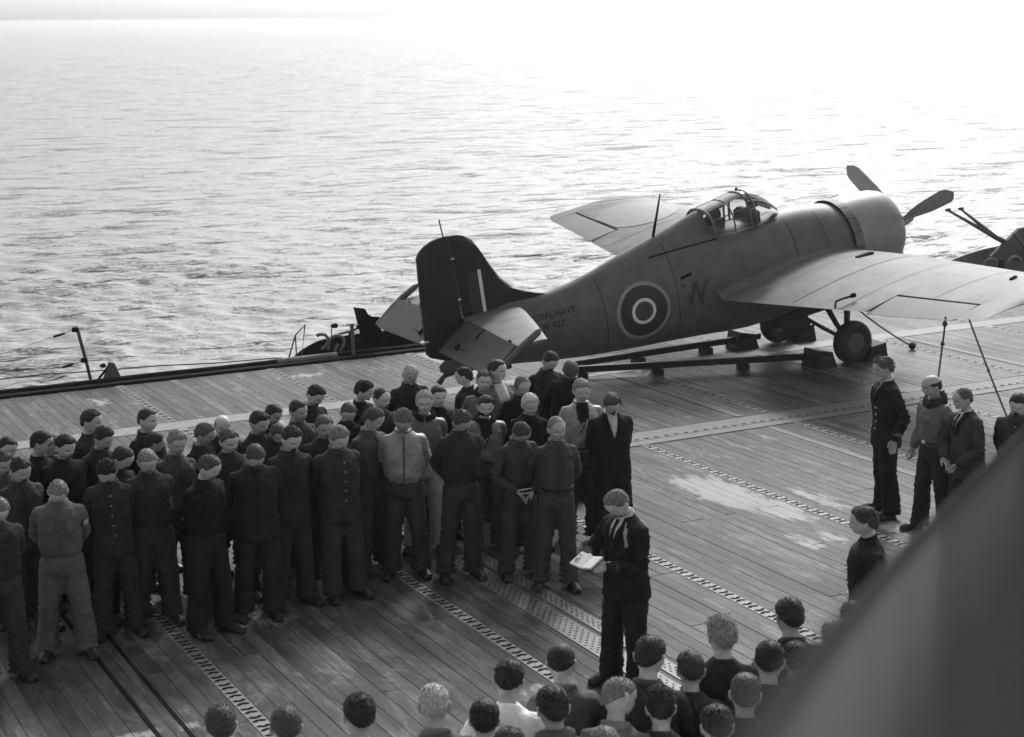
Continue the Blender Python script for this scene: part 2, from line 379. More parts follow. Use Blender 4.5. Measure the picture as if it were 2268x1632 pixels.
MA = Matrix.Translation((2.25, 0, 1.9)) @ Matrix.Rotation(R(-10), 4, 'Y') @ Matrix.Rotation(R(1.3), 4, 'X')
class AB(MB):
    def build(s, name, mat=None, parent=AR, smooth=False):
        V = [MA @ Vector(v) for v in s.V]
        me = mesh(name, V, s.F, smooth)
        if smooth:
            me.set_sharp_from_angle(angle=R(42))
        return obj(name, me, mat, parent)
# fuselage sections: x, bottom, top, half width, roundness of the top, roundness of the bottom
FS = [(-1.84,-.36,.94,.66,2.1,2.1),(-2.1,-.46,1.00,.67,2.1,2.2),(-2.5,-.56,1.05,.66,2.1,2.3),(-2.9,-.64,1.07,.64,2.2,2.4),(-3.3,-.67,1.08,.62,2.4,2.4),(-3.8,-.665,1.10,.60,2.5,2.4),(-4.28,-.62,1.12,.57,2.6,2.4),
      (-4.34,-.61,1.43,.565,1.55,2.4),(-4.5,-.59,1.40,.555,1.55,2.4),(-4.77,-.56,1.325,.53,1.6,2.3),(-5.13,-.52,1.24,.50,1.65,2.3),(-5.57,-.475,1.145,.455,1.7,2.3),(-6.01,-.43,1.05,.41,1.75,2.2),(-6.44,-.38,.94,.365,1.8,2.2),
      (-6.86,-.32,.865,.32,1.9,2.2),(-7.18,-.27,.84,.285,2,2.1),(-7.5,-.21,.86,.25,2,2.1),(-7.9,-.13,.90,.20,2,2.),(-8.3,-.06,.90,.14,2,2),(-8.6,-.03,.90,.085,2,2),(-8.67,-.03,.88,.06,2,2),(-8.70,-.03,.30,.055,2,2),(-8.95,.0,.27,.045,2,2),(-9.12,.05,.24,.03,2,2),(-9.19,.11,.19,.012,2,2)]
FX = np.array([s[0] for s in FS])[::-1]
def fus(x): return [float(np.interp(x, FX, np.array([s[i] for s in FS])[::-1])) for i in range(1,6)]
def fus_side(x, z, off=.004):
    zb, zt, hw, pt, pb = fus(x); zc = zb+.47*(zt-zb)
    if z > zc: q = min(1, (z-zc)/(zt-zc)); p = pt
    else: q = min(1, (zc-z)/(zc-zb)); p = pb
    return hw*max(0, 1-q**p)**(1/p) + off
def fus_ring(x, n=44):
    zb, zt, hw, pt, pb = fus(x); zc = zb+.47*(zt-zb); out = []
    for k in range(n):
        t = 2*math.pi*k/n; c, s_ = math.cos(t), math.sin(t); p = pt if s_ > 0 else pb; h = (zt-zc) if s_ > 0 else (zc-zb)
        out.append((x, hw*math.copysign(abs(c)**(2/p), c), zc+h*math.copysign(abs(s_)**(2/p), s_)))
    return out
def loft(loops, close=True):
    n = len(loops[0]); V = [p for l in loops for p in l]; F = []
    for i in range(len(loops)-1):
        for k in range(n): j=(k+1)%n; F.append((i*n+k,(i+1)*n+k,(i+1)*n+j,i*n+j))
    if close: F.append(tuple(range(n))); F.append(tuple(((len(loops)-1)*n+k) for k in range(n))[::-1])
    return V, F
xs = [s[0] for s in FS]; xx = []
for a, b_ in zip(xs[:-1], xs[1:]):
    xx.append(a)
    if abs(b_-a) > .25: xx.append((a+b_)/2)
xx.append(xs[-1])
fu = AB(); fu.add(*loft([fus_ring(x) for x in xx])); fuse = fu.build('fuselage', M_AC, smooth=True)
# panel joints, recess lines and access panels standing a little proud
pl = AB()
def side_strip(pts, w_=.012, sgn=-1, off=.006):
    V=[];F=[]
    for i,(x,z) in enumerate(pts):
        a = pts[max(0,i-1)]; b_ = pts[min(len(pts)-1,i+1)]; tx, tz = b_[0]-a[0], b_[1]-a[1]; l = math.hypot(tx,tz) or 1; nx, nz = -tz/l*w_/2, tx/l*w_/2
        for q in (-1,1):
            X, Z = x+q*nx, z+q*nz; V.append((X, sgn*fus_side(X, Z, off), Z))
    for i in range(len(pts)-1): F.append((2*i,2*i+2,2*i+3,2*i+1))
    return V,F
for sg in (-1,1):
    for x in (-2.35,-2.95,-5.2,-6.45):
        zb, zt, *_ = fus(x); pl.add(*side_strip([(x, zb+(zt-zb)*t) for t in np.linspace(.12,.95,14)], .010, sg))
    pl.add(*side_strip([(x, 1.0-.0*x-.02*(x+4.3)**2) for x in np.linspace(-5.5,-4.3,10)], .022, sg))
    pl.add(*side_strip([(-5.1,.56),(-4.9,.60)], .05, sg))
pl.build('panel_joints', M_BLACK)['kind'] = 'stuff'
# cowling (about the thrust line)
ZC = .27
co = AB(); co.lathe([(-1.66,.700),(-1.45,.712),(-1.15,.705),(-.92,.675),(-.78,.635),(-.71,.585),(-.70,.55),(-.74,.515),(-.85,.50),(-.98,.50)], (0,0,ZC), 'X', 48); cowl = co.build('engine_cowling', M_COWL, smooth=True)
for k in range(18):
    a = 2*math.pi*k/18; a1 = a+2*math.pi/18*.94; q = AB(); V=[]; F=[]
    for (x, r0) in ((-1.665,.703),(-1.84,.722),(-1.665,.690),(-1.84,.709)):
        for t in np.linspace(a,a1,4): V.append((x, r0*math.cos(t), ZC+r0*math.sin(t)))
    for g_ in (0,8):
        for i in range(3): F.append((g_+i,g_+i+1,g_+i+5,g_+i+4))
    for i in range(3): F.append((4+i,5+i,13+i,12+i))
    q.add(V,F).build('cowl_flap', M_DECALY if False else M_ACW, cowl)
en = AB(); en.lathe([(-1.84,.62),(-.99,.50),(-.98,.12),(-.80,.12),(-.62,.17),(-.50,.15),(-.48,.02)], (0,0,ZC), 'X', 24); en.build('engine', M_STEEL)
for k in range(9):
    a = 2*math.pi*k/9; AB().tube([(-.95, .16*math.cos(a), ZC+.16*math.sin(a)),(-.93, .48*math.cos(a), ZC+.48*math.sin(a))], .085, 8).build('cylinder_head', M_STEEL, cowl)
hb = AB(); hb.lathe([(-.55,.10),(-.42,.11),(-.30,.11),(-.22,.09),(-.12,.07),(-.06,.04),(-.05,.003)], (0,0,ZC), 'X', 16); prop = hb.build('propeller_hub', M_PROP, smooth=True)
for deg in (155, 33, 273):
    a = R(deg); er = Vector((0, math.cos(a), math.sin(a))); et = Vector((0, -math.sin(a), math.cos(a))); ex = Vector((1,0,0)); loops = []
    for s_ in np.linspace(0,1,14):
        r0 = .08+1.47*s_; ch = .07+.20*math.sin(min(1,s_*1.9)*math.pi/2) if s_ < .8 else .27*math.sqrt(max(.03,1-((s_-.8)/.2)**2.4)); tw = R(62-40*s_); th = .05*(1-s_)+.012
        c = Vector((-.34,0,ZC))+er*r0; cd = et*math.cos(tw)+ex*math.sin(tw); nd = -et*math.sin(tw)+ex*math.cos(tw)
        loops.append([c+cd*(ch/2*math.cos(t))+nd*(th/2*math.sin(t)) for t in np.linspace(0,2*math.pi,12,endpoint=False)])
    AB().add(*loft(loops)).build('propeller_blade', M_PROP, prop, True)
# wing geometry
def af(s): return 5*(.2969*math.sqrt(s)-.126*s-.3516*s*s+.2843*s**3-.1015*s**4)
def section(y, le, te, z, th, s0=0.0, s1=1.0, n=14, camber=.02, droop=0.0, hinge=None):
    out = []; ch = le-te
    S = [s0+(s1-s0)*(.5-.5*math.cos(math.pi*i/n)) for i in range(n+1)]
    def pt(s, sg):
        zz = z+ch*(sg*th*af(s)+camber*4*s*(1-s)*.5)+ch*.0
        x = le-ch*s
        if droop and hinge is not None:
            hx = le-ch*hinge; dx, dz = x-hx, zz-z; x = hx+dx*math.cos(droop)-0*dz; zz = z+dz+dx*math.sin(droop)
        return (x, y, zz)
    for s in S: out.append(pt(s, 1))
    for s in S[::-1][1:-1] if s0 == 0 and s1 == 1 else S[::-1]: out.append(pt(s, -1))
    return out
WL = [(.45,-1.62,-4.56,.085),(5.95,-2.12,-4.05,.58)]
def wl(y):
    t = (y-.45)/5.5; le = -1.62-.10*t-.38*(max(0,t-.25)/.75)**1.3; te = -4.56+.51*t; z = .07+.47*t
    return le, te, z, .155-.065*t
for sg in (-1, 1):
    loops = []
    def sec(y, s1=1.0, k=1.0, shr=0):
        le, te, z, th = wl(y); c = (le+te)/2
        le2 = le-(le-te)*shr*.55; te2 = te+(le-te)*shr*.30
        L_ = section(sg*y, le2, te2, z, th*k, 0, s1, camber=.025)
        if s1 == 1.0:                       # keep the same vertex count as a cut section
            L_ = L_[:15]+[L_[14]]+L_[15:]+[L_[0]]
        return L_
    for y in (.45,1,1.6,2.2,2.8,3.4,3.88): loops.append(sec(y))
    for y in (3.885,4.4,5.0,5.52): loops.append(sec(y,.745))
    loops.append(sec(5.525)); 
    for y, s_, k in ((5.62,.02,.95),(5.74,.06,.82),(5.84,.12,.62),(5.91,.20,.38),(5.95,.32,.12)): loops.append(sec(y,1.0,k,s_))
    if sg > 0: loops = [l[::-1] for l in loops]
    wg = AB().add(*loft(loops)).build('wing', M_ACW, smooth=True)
    al = []
    for y in (3.90,4.4,5.0,5.50):
        le, te, z, th = wl(y); al.append(section(sg*y, le, te, z, th, .768, 1.0, 8, .025, droop=R(3 if sg<0 else -2), hinge=.77))
    if sg > 0: al = [l[::-1] for l in al]
    AB().add(*loft(al)).build('aileron', M_FABRIC, wg, True)
    # gun port bulge, fold joint and hinge brackets
    d_ = AB()
    for y, jw in ((2.25,.014),(1.35,.008),(3.35,.008),(4.6,.008)):
        le, te, z, th = wl(y)
        for s0_, s1_ in ((.03,.97 if y < 3.9 else .74),):
            V=[];F=[]
            for i, s in enumerate(np.linspace(s0_, s1_, 16)):
                x = le-(le-te)*s; zz = z+(le-te)*(th*af(s)+.025*2*s*(1-s))+.003
                V += [(x, sg*y, zz),(x, sg*(y+jw), zz+.001)]
            for i in range(15): F.append((2*i,2*i+2,2*i+3,2*i+1))
            d_.add(V,F)
    for y in (4.1,4.7,5.3):
        le, te, z, th = wl(y); d_.box((le-(le-te)*.765, sg*y, z+.045), (.05,.03,.03))
    d_.build('wing_joint_lines', M_BLACK, wg)['kind'] = 'stuff'
    if sg < 0:
        le, te, z, th = wl(1.55); AB().box((-2.35,-1.55,z+.235),(.32,.10,.03),rz=.1,bev=.012).build('intake_scoop', M_BLACK, wg)
        le, te, z, th = wl(5.0); AB().box((-2.55,-5.05,z+.15),(.14,.05,.03),rz=.3,bev=.012).build('wing_lamp', M_BLACK, wg)
    if sg > 0:
        for (r0_, r1_, mm, nm_) in ((.002,.78,M_WROUND,'wing_roundel'),):
            V=[];F=[]; n_=48
            for j in range(7):
                r_ = r0_+(r1_-r0_)*j/6
                for i in range(n_):
                    t=2*math.pi*i/n_; y=4.35+r_*math.cos(t); x=-2.93+r_*.98*math.sin(t); le, te, z, th = wl(y); s=(le-x)/(le-te); s=min(.74,max(.01,s)); V.append((le-(le-te)*s, y, z+(le-te)*(th*af(s)+.025*2*s*(1-s))+.006))
            for j in range(6):
                for i in range(n_): k=(i+1)%n_; F.append((j*n_+i,j*n_+k,(j+1)*n_+k,(j+1)*n_+i))
            if r0_ > 0: AB().add(V,F).build(nm_, mm, wg, True)
# wing root fillets
for sg in (-1,1):
    V=[];F=[]; n=16
    for i in range(n):
        s = .06+.93*i/(n-1); le, te, z, th = wl(.62); x = le-(le-te)*s; zz = z+(le-te)*(th*af(s)+.05*s*(1-s)); r0 = .04+.05*s
        y0 = fus_side(x, zz+r0, .002)
        for t in np.linspace(0,1,5):
            c = (1-math.cos(t*math.pi/2)); V.append((x, sg*(y0+r0*1.3*(math.sin(t*math.pi/2))*1.0), zz+r0*(1-math.sin(t*math.pi/2))*(1) *(1-t*.0)+.004))
    for i in range(n-1):
        for j in range(4): F.append((i*5+j,i*5+j+1,(i+1)*5+j+1,(i+1)*5+j))
    AB().add(V,F).build('wing_root_fillet', M_AC, smooth=True)
# fin and rudder
fin = [(-7.15,.80),(-7.49,.92),(-7.78,1.06),(-7.97,1.27),(-8.11,1.53),(-8.25,1.82),(-8.33,1.95),(-8.45,2.04),(-8.56,2.075),(-8.70,2.09),(-8.665,.82),(-8.67,.1),(-8.2,.3)]
rud = [(-8.715,2.095),(-8.84,2.095),(-8.97,2.075),(-9.09,2.03),(-9.19,1.96),(-9.245,1.88),(-9.28,1.5),(-9.33,.9),(-9.36,.43),(-9.31,.36),(-9.1,.26),(-8.9,.21),(-8.70,.18),(-8.69,.8)]
def thick_prism(poly, half, edge=.35):
    n = len(poly); cx = sum(p[0] for p in poly)/n; cz = sum(p[1] for p in poly)/n; V=[]; F=[]
    for sg in (-1,1):
        for (x,z) in poly: V.append((x, sg*half*edge, z))
        for (x,z) in poly: V.append((x+(cx-x)*.22, sg*half, z+(cz-z)*.14))
    for k in (0, 2*n):
        for i in range(n): j=(i+1)%n; F.append((k+i,k+j,k+n+j,k+n+i))
        F.append(tuple(k+n+i for i in range(n)))
    for i in range(n): j=(i+1)%n; F.append((i,j,2*n+j,2*n+i))
    return V,F
AB().add(*thick_prism(fin,.075)).build('tail_fin', M_FIN)
rd = AB().add(*thick_prism(rud,.05,.5)).build('rudder', M_FIN)
AB().box((-9.30,0,.95),(.05,.03,.55)).build('rudder_trim_tab', M_AC, rd)
AB().box((-9.33,0,.62),(.16,.09,.02)).build('tail_lamp', M_DECALW, rd)
for z in (1.75,1.12,.85): AB().box((-8.70,-.062,z),(.05,.012,.022)).build('rudder_hinge', M_DECALW if z > 1 else M_ACW, rd)
AB().tube([(-8.76,0,2.08),(-8.78,0,2.36)],.011,6).build('tail_aerial_post', M_BLACK)
# tailplanes and drooping elevators
for sg in (-1,1):
    def st(y):
        t = max(0,y-.1)/2.0; return -7.76-.60*t**1.15, -8.69-.12*t, .765, t
    lo=[]
    for y in (.06,.5,1.0,1.5,1.95,2.05):
        le, hx, z, t = st(y); lo.append(section(sg*y, le, le-(le-hx)/.62, z, .10-.03*t, 0, .62, camber=0))
    if sg > 0: lo=[l[::-1] for l in lo]
    sb = AB().add(*loft(lo)).build('tailplane', M_ACW, smooth=True)
    el=[]
    dr = R(29)
    for y in (.20,.6,1.0,1.5,1.9,2.04):
        le, hx, z, t = st(y); ln = (.60-.04*t) if y < 2 else .52; hz = z
        L_=[]
        for s in np.linspace(0,1,6): L_.append((hx-.025-ln*s*math.cos(dr), sg*y, hz-ln*s*math.sin(dr)+.045*(1-s)**.7+.004))
        for s in np.linspace(1,0,6): L_.append((hx-.025-ln*s*math.cos(dr), sg*y, hz-ln*s*math.sin(dr)-.045*(1-s)**.7-.004))
        el.append(L_)
    if sg > 0: el=[l[::-1] for l in el]
    e_ = AB().add(*loft(el)).build('elevator', M_FABRIC, sb, True)
    # horn balance along the tip, riding up in front of the hinge as the elevator droops
    hn = AB(); hn.tube([(-9.27,sg*2.09,.50),(-9.0,sg*2.10,.66),(-8.75,sg*2.11,.80),(-8.50,sg*2.10,.92),(-8.44,sg*2.08,.95)],[.02,.045,.055,.05,.02],8,[.05,.06,.06,.05,.02],ref=(0,1,0)).build('elevator_horn', M_FABRIC, e_, True)
    q = AB()
    for y in (.9,1.75): q.box((-8.80-.03*y, sg*y, .755),(.20,.035,.05),ry=-dr)
    q.box((-9.12,sg*.65,.60),(.10,.03,.05),ry=-dr); q.box((-9.12,sg*.85,.585),(.012,.45,.012),ry=-dr)
    q.build('elevator_hinge_brackets', M_BLACK, e_)
# tail wheel
tw = AB(); tw.tube([(-8.25,0,-.02),(-8.45,0,-.22)],.04,8); tw.box((-8.2,0,-.10),(.34,.09,.12)); tws = tw.build('tail_wheel_fork', M_STEEL)
q = AB(); q.lathe([(-.045,.03),(-.045,.09),(-.02,.125),(.02,.125),(.045,.09),(.045,.03)], (-8.47,0,-.30), 'Y', 20); q.build('tail_wheel', M_TYRE, tws, True)
AB().tube([(-8.9,0,.02),(-9.14,0,.02),(-9.24,0,-.06),(-9.22,0,-.12)],[.03,.035,.05,.03],8).build('arrestor_hook', M_STEEL)
AB().tube([(-5.22,0,1.20),(-5.10,0,1.52),(-4.98,0,1.85)],[.035,.028,.016],8,[.018,.014,.008]).build('aerial_mast', M_BLACK)
AB().tube([(-4.98,0,1.84),(-8.78,0,2.34)],.0025,4).build('aerial_wire', M_BLACK)
# canopy: glass, frames and what is inside
def can(x):
    return (float(np.interp(x,[-4.34,-3.9,-3.52,-3.25,-3.0,-2.86],[1.43,1.50,1.565,1.45,1.22,1.09])), float(np.interp(x,[-4.34,-3.5,-3.1,-2.86],[.42,.39,.30,.12])))
def can_ring(x, n=17, off=0.0):
    zt, hw = can(x); z0 = 1.02; return [(x,(hw+off)*math.copysign(abs(math.cos(t))**.75,math.cos(t)), z0+(zt-z0+off)*max(0,math.sin(t))**.8) for t in np.linspace(0,math.pi,n)]
V=[];F=[]; cxs=[-4.33,-4.1,-3.85,-3.65,-3.52,-3.4,-3.25,-3.1,-2.98,-2.88]
for x in cxs: V += can_ring(x)
for i in range(len(cxs)-1):
    for k in range(16): F.append((i*17+k,i*17+k+1,(i+1)*17+k+1,(i+1)*17+k))
AB().add(V,F).build('canopy_glass', M_GLASS, smooth=True)
fr = AB()
for x, r0 in ((-4.32,.022),(-3.93,.013),(-3.60,.018),(-3.50,.020)): fr.tube(can_ring(x), r0, 6, ref=(1,0,0))
for k in (0,3,6,10,13,16): fr.tube([can_ring(x)[k] for x in np.linspace(-4.33,-3.5,7)], .010, 5)
for k in (0,4,6,10,12,16): fr.tube([can_ring(x)[k] for x in np.linspace(-3.5,-2.9,7)], .012, 5)
fr.build('canopy_frame', M_AC)
AB().lathe([(-.02,.0),(-.02,.14),(.03,.13),(.05,.0)], (-4.02,0,1.30), 'X', 14).build('headrest', M_INT)
AB().box((-4.05,0,1.13),(.10,.44,.26),ry=.15,bev=.04).build('seat_back', M_INT)
AB().box((-3.42,0,1.14),(.16,.52,.22),bev=.05).build('instrument_panel', M_INT)
gs = AB(); gs.box((-3.30,0,1.29),(.16,.10,.12),bev=.02); gs.box((-3.24,0,1.36),(.02,.10,.08)); gs.build('gun_sight', M_INT)
AB().tube([(-3.56,0,1.58),(-3.56,0,1.62)],.02,6).build('canopy_mirror', M_BLACK)
# main undercarriage
for sg in (-1,1):
    yw = sg*1.02; cx, cz = -2.36, -1.15+(.0 if sg<0 else -.02)
    wv = AB(); wv.lathe([(-.095,.06),(-.095,.22),(-.115,.265),(-.10,.32),(-.05,.353),(0,.36),(.05,.353),(.10,.32),(.115,.265),(.095,.22),(.095,.06)], (cx,yw,cz), 'Y', 32); tyre = wv.build('main_wheel_tyre', M_TYRE, smooth=True)
    hbq = AB(); hbq.lathe([(-.105,.0),(-.105,.10),(-.09,.20),(-.085,.225),(.085,.225),(.09,.20),(.105,.10),(.105,.0)], (cx,yw,cz), 'Y', 24); hbq.build('wheel_hub', M_GREYPAINT, tyre, True)
    lg = AB(); lg.tube([(-1.95,sg*.40,-.40),(-2.10,sg*.62,-.46),(-2.26,sg*.84,-.62),(-2.34,sg*.90,-.85),(-2.36,sg*.90,-1.2)],[.05,.055,.055,.05,.045],10)
    lg.tube([(-2.36,sg*.88,-1.18),(-2.36,sg*1.02,-1.19)],.05,8); lg.build('gear_leg', M_STEEL, smooth=True)
    lg = AB(); lg.tube([(-2.30,sg*.28,-.60),(-2.33,sg*.60,-.92),(-2.35,sg*.88,-1.14)],[.055,.045,.04],8); lg.tube([(-2.9,sg*.30,-.62),(-2.6,sg*.6,-.92),(-2.40,sg*.88,-1.12)],.035,8); lg.build('gear_strut', M_STEEL, smooth=True)
AB().box((-2.25,0,-.62),(1.2,.66,.22),bev=.05).build('gear_well_fairing', M_INT)
for sg in (-1,1): AB().box((-2.9,sg*.26,-.83),(.55,.02,.36),rx=sg*.25).build('gear_door', M_INT)
# step hook standing on the trailing edge
hk = AB(); hk.tube([(-4.24,-3.2,.31),(-4.22,-3.2,.40),(-4.12,-3.25,.43),(-4.0,-3.3,.44)],.016,6); hk.lathe([(-.04,.0),(-.03,.035),(.03,.035),(.04,0)],(-3.98,-3.31,.45),'X',8); hk.build('trailing_edge_hook', M_BLACK)
# roundel, flash and lettering: thin paint films that follow the skin
def decal_disc(name, x0, z0, r0, r1, m, off, n=64, rr=6):
    V=[];F=[]
    for j in range(rr+1):
        r_ = r0+(r1-r0)*j/rr
        for i in range(n):
            t=2*math.pi*i/n; x=x0+r_*math.cos(t); z=z0+r_*math.sin(t); V.append((x,-fus_side(x,z,off),z))
    for j in range(rr):
        for i in range(n): k=(i+1)%n; F.append((j*n+i,j*n+k,(j+1)*n+k,(j+1)*n+i))
    return AB().add(V,F).build(name, m, fuse, True)
RX, RZ = -5.81, .215
decal_disc('roundel_outer_ring', RX, RZ, .405, .46, M_DECALY, .004)
decal_disc('roundel_dark_ring', RX, RZ, .205, .405, M_DECALB, .004)
decal_disc('roundel_white_ring', RX, RZ, .155, .208, M_DECALW, .006)
decal_disc('roundel_centre', RX, RZ, .0, .155, M_DECALR, .004)
AB().box((-8.325,-.083,1.16),(.055,.004,.66),ry=.02).build('fin_flash_white', M_DECALW)
AB().box((-8.45,-.082,1.16),(.17,.004,.64),ry=.02).build('fin_flash_dark', M_DECALB)
def lettering(txt, x, z, size, slant, m, name, off=.006, flip=1, xs_=1.0):
    cu = bpy.data.curves.new('t','FONT'); cu.body = txt; cu.size = size; cu.resolution_u = 3; cu.offset = .004*size/.14 if size<.3 else .02; t = bpy.data.objects.new('t', cu); COL.objects.link(t)
    dg = bpy.context.evaluated_depsgraph_get(); me = bpy.data.meshes.new_from_object(t.evaluated_get(dg)); bpy.data.objects.remove(t)
    P = [(v.co.x*xs_, v.co.y) for v in me.vertices]; F = [tuple(p.vertices) for p in me.polygons]
    V = []
    for (a,b_) in P:
        X = x+a*math.cos(slant)-b_*math.sin(slant); Z = z+a*math.sin(slant)+b_*math.cos(slant); V.append((X,-fus_side(X,Z,off),Z))
    return AB().add(V,F).build(name, m, fuse)
lettering('ROYAL NAVY', -7.70, .50, .135, R(-1), M_TXT, 'lettering_royal_navy', xs_=.95)
lettering('JV 827', -7.50, .33, .14, R(-1), M_TXT, 'lettering_serial', xs_=1.0)
lettering('W', -5.13, .10, .52, R(-3), M_CODE, 'lettering_code', xs_=.85)
# ---------------------------------------------------------------- things on the deck around the aircraft
M_BEAM = mat('tarred_timber', .011, .6, .4, 5, .3, 40)
def beam(p0, p1, label):
    p0 = Vector(p0); p1 = Vector(p1); L_ = (p1-p0).length; a = math.atan2(p1.y-p0.y, p1.x-p0.x)
    r_ = empty('chock_beam', p0, a); tag(r_, label, 'beam', 'long beams holding the wheel chocks')
    MB().box((L_/2,0,.155),(L_,.085,.10),bev=.012).build('beam', M_BEAM, r_)
    for s in (.34,.70): MB().box((L_*s,0,.05),(.16,.20,.10),bev=.015).build('beam_foot', M_BEAM, r_)
    MB().box((.12,0,.05),(.14,.16,.10),bev=.015).build('beam_foot', M_BEAM, r_)
beam((12.95,22.35,0),(16.75,21.22,0),'long dark beam on low feet running to the near wheel, lower of the two')
beam((13.1,22.75,0),(17.1,23.15,0),'long dark beam on low feet passing under the belly to the far wheel, upper of the two')
def chock(x, y, flip, label):
    r_ = empty('wheel_chock', (x,y,0), R(-1) + (math.pi if flip else 0)); tag(r_, label, 'wheel chock', 'wheel chocks under the aircraft')
    MB().prism([(-.22,0),(.22,0),(.12,.25),(-.16,.30)], -.19, .19, 'Y').build('chock_block', M_BEAM, r_)
    MB().box((-.02,-.215,.16),(.24,.02,.05)).build('chock_handle', M_STEEL, r_)
chock(16.80,21.12,False,'chock behind the near wheel'); chock(17.86,21.12,True,'chock in front of the near wheel, partly behind the tall officer')
chock(16.72,23.12,False,'chock behind the far wheel, under the belly'); chock(17.95,23.12,True,'chock in front of the far wheel, under the fuselage')
M_ROPE = mat('rope', .09, .9, .4, 20)
def rope(pts, label, r_=.012, knots=(), cat='rope'):
    P = [Vector(p) for p in pts]; o = empty('tie_rope' if cat=='rope' else 'picket_rod', P[-1]); tag(o, label, cat)
    q = MB(); n = 16
    path = []
    for a, b_ in zip(P[:-1], P[1:]):
        for i in range(n): t=i/n; p = a.lerp(b_, t); path.append(p-P[-1]-Vector((0,0,.05*math.sin(math.pi*t))))
    path.append(Vector((0,0,0))); q.tube(path, r_, 6, ref=(.3,.2,1)); q.build('rope' if cat=='rope' else 'rod', M_ROPE, o, True)
    for t, s in knots:
        p = path[int(t*(len(path)-1))]; k = MB(); k.lathe([(-s*1.4,.005),(-s*.7,s*.8),(0,s),(s*.7,s*.8),(s*1.4,.005)], p, 'Z', 8); k.build('knot', M_ROPE, o, True)
    return o
MA_W = Matrix.Translation((17.35,22.1,0)) @ Matrix.Rotation(R(-1),4,'Z') @ MA
def AW(p): return MA_W @ Vector(p)
rope([AW((-4.05,-5.35,.50)), AW((-4.1,-5.3,.12)), (13.2,14.6,.0)], 'rope from the wing tip down to the deck behind the tall officer', .013, ((.12,.035),(.5,.03),(.72,.025)))
rope([AW((-4.0,-5.75,.52)), (14.6,14.2,.0)], 'rope from the wing tip slanting right towards the man at the right edge', .013, ((.35,.02),(.72,.04),(.85,.03)))
rope([AW((-2.2,-.62,-.45)), (19.0,21.4,.05)], 'thin rod slanting from the undercarriage to a small ball on the white line', .014, (), 'rod')
bl = MB(); bl.lathe([(-.07,.005),(-.05,.05),(0,.07),(.05,.05),(.07,.005)], (0,0,.07), 'Z', 12); o = bl.build('ring_bolt_ball', M_STEEL, loc=(19.0,21.4,0)); tag(o, 'small round ball at the end of the slanting rod on the white line', 'ring bolt')
# ================================================================ DECK EDGE FITTINGS
# outrigged aerial with insulators
ae = empty('outrigger_aerial', (6.30,26.15,-.27)); tag(ae, 'leaning pole beyond the deck edge with three insulated wires leading left', 'aerial')
q = MB(); q.tube([(0,0,0),(-.10,0,.6),(-.21,0,1.17)],[.022,.027,.030],8); q.build('pole', M_STEEL, ae, True)
for k, (dx, z) in enumerate(((-.21,1.16),(-.105,.66),(-.02,.20))):
    b_ = MB(); b_.lathe([(-.06,.01),(-.05,.04),(.03,.045),(.05,.02)], (dx-.03,0,z), 'X', 8); b_.build('wire_clamp', M_BLACK, ae)
    b_ = MB(); b_.tube([(dx-.05,0,z-.005),(dx-.22,0,z-.045)],.004,4); b_.tube([(dx-.40,0,z-.085),(dx-2.6,0,z-.60)],.0035,4); wr = b_.build('wire', M_ROPE, ae)
    b_ = MB(); b_.tube([(dx-.20,0,z-.04),(dx-.29,0,z-.06),(dx-.38,0,z-.08)],[.014,.02,.017],8); b_.build('insulator', M_BLACK, ae, True)
bk = empty('bracket_plate', (6.56,26.10,-.05)); tag(bk, 'small triangular steel bracket standing at the edge beside the leaning pole', 'bracket')
MB().prism([(-.17,0),(.20,0),(.06,.36),(-.02,.38)], -.03, .03, 'Y').build('plate', M_GREYPAINT, bk)
q = MB(); q.tube([(-.22,0,.10),(-.04,0,.30),(.0,0,.34)],.02,6); q.lathe([(-.04,.01),(0,.04),(.05,.03),(.06,.005)],(-.13,0,.33),'X',8); q.build('clamp', M_BLACK, bk)
lw = MB(); pts_ = [(x, 26.22, .13+.10*math.sin((x-1)*.45)-.02*(x-6)*.0 -.015*abs(math.sin(x*1.7))) for x in np.arange(.5, 9.6, .15)]
lw.tube(pts_, .011, 5); o = lw.build('life_line', M_ROPE); tag(o, 'slack wire life line strung outside the deck edge at left', 'wire')
# gun sponsons beyond the edge
def sponson(x0, y0, z0, ln, label, big, M_S=None):
    M_S = M_S or M_BLACK
    s = empty('gun_sponson', (x0,y0,z0)); tag(s, label, 'gun platform', 'gun platforms beyond the deck edge')
    n = 24; pr = [(ln*t, (.55 if not big else 1.1)*math.sin(math.pi*min(1,t*.62+.0))**.6*(1 if t<.8 else 1)) for t in np.linspace(0,1,n)]
    V=[];F=[]
    for (x,y) in pr: 
        rise = (.34 if big else .25)*math.sin(math.pi/2*min(1, x/ln*(1.9 if big else 3.6))); V += [(x,y,-1.2),(x,y,rise-.02),(x,y-.05,rise-.02),(x,y-.05,-1.2)]
    for i in range(n-1):
        a=i*4; b_=a+4
        for k in range(4): F.append((a+k,a+(k+1)%4,b_+(k+1)%4,b_+k))
    MB().add(V,F).build('splinter_shield', M_S, s)
    MB().box((ln*.5,.35,-1.0),(ln,1.1,.06)).build('platform_floor', M_STEEL, s)
    g = MB(); g.tube([(ln*.42,.45,-1.0),(ln*.42,.45,.10)],[.14,.07],10); gp = g.build('gun_pedestal', M_BLACK, s, True)
    return s, gp
M_HOSE = mat('pale_canvas_hose', .16, .7, .3, 9)
s1, g1 = sponson(9.62,26.2,.02,3.1,'dark gun platform with hoses and steel shield beyond the deck edge, left of the tail',False)
q = MB(); q.prism([(1.34,.20),(1.72,.20),(1.68,.57),(1.54,.59),(1.47,.63),(1.41,.74),(1.21,.78)], .02, .06, 'Y'); q.build('gun_shield_plate', M_BLACK, s1)
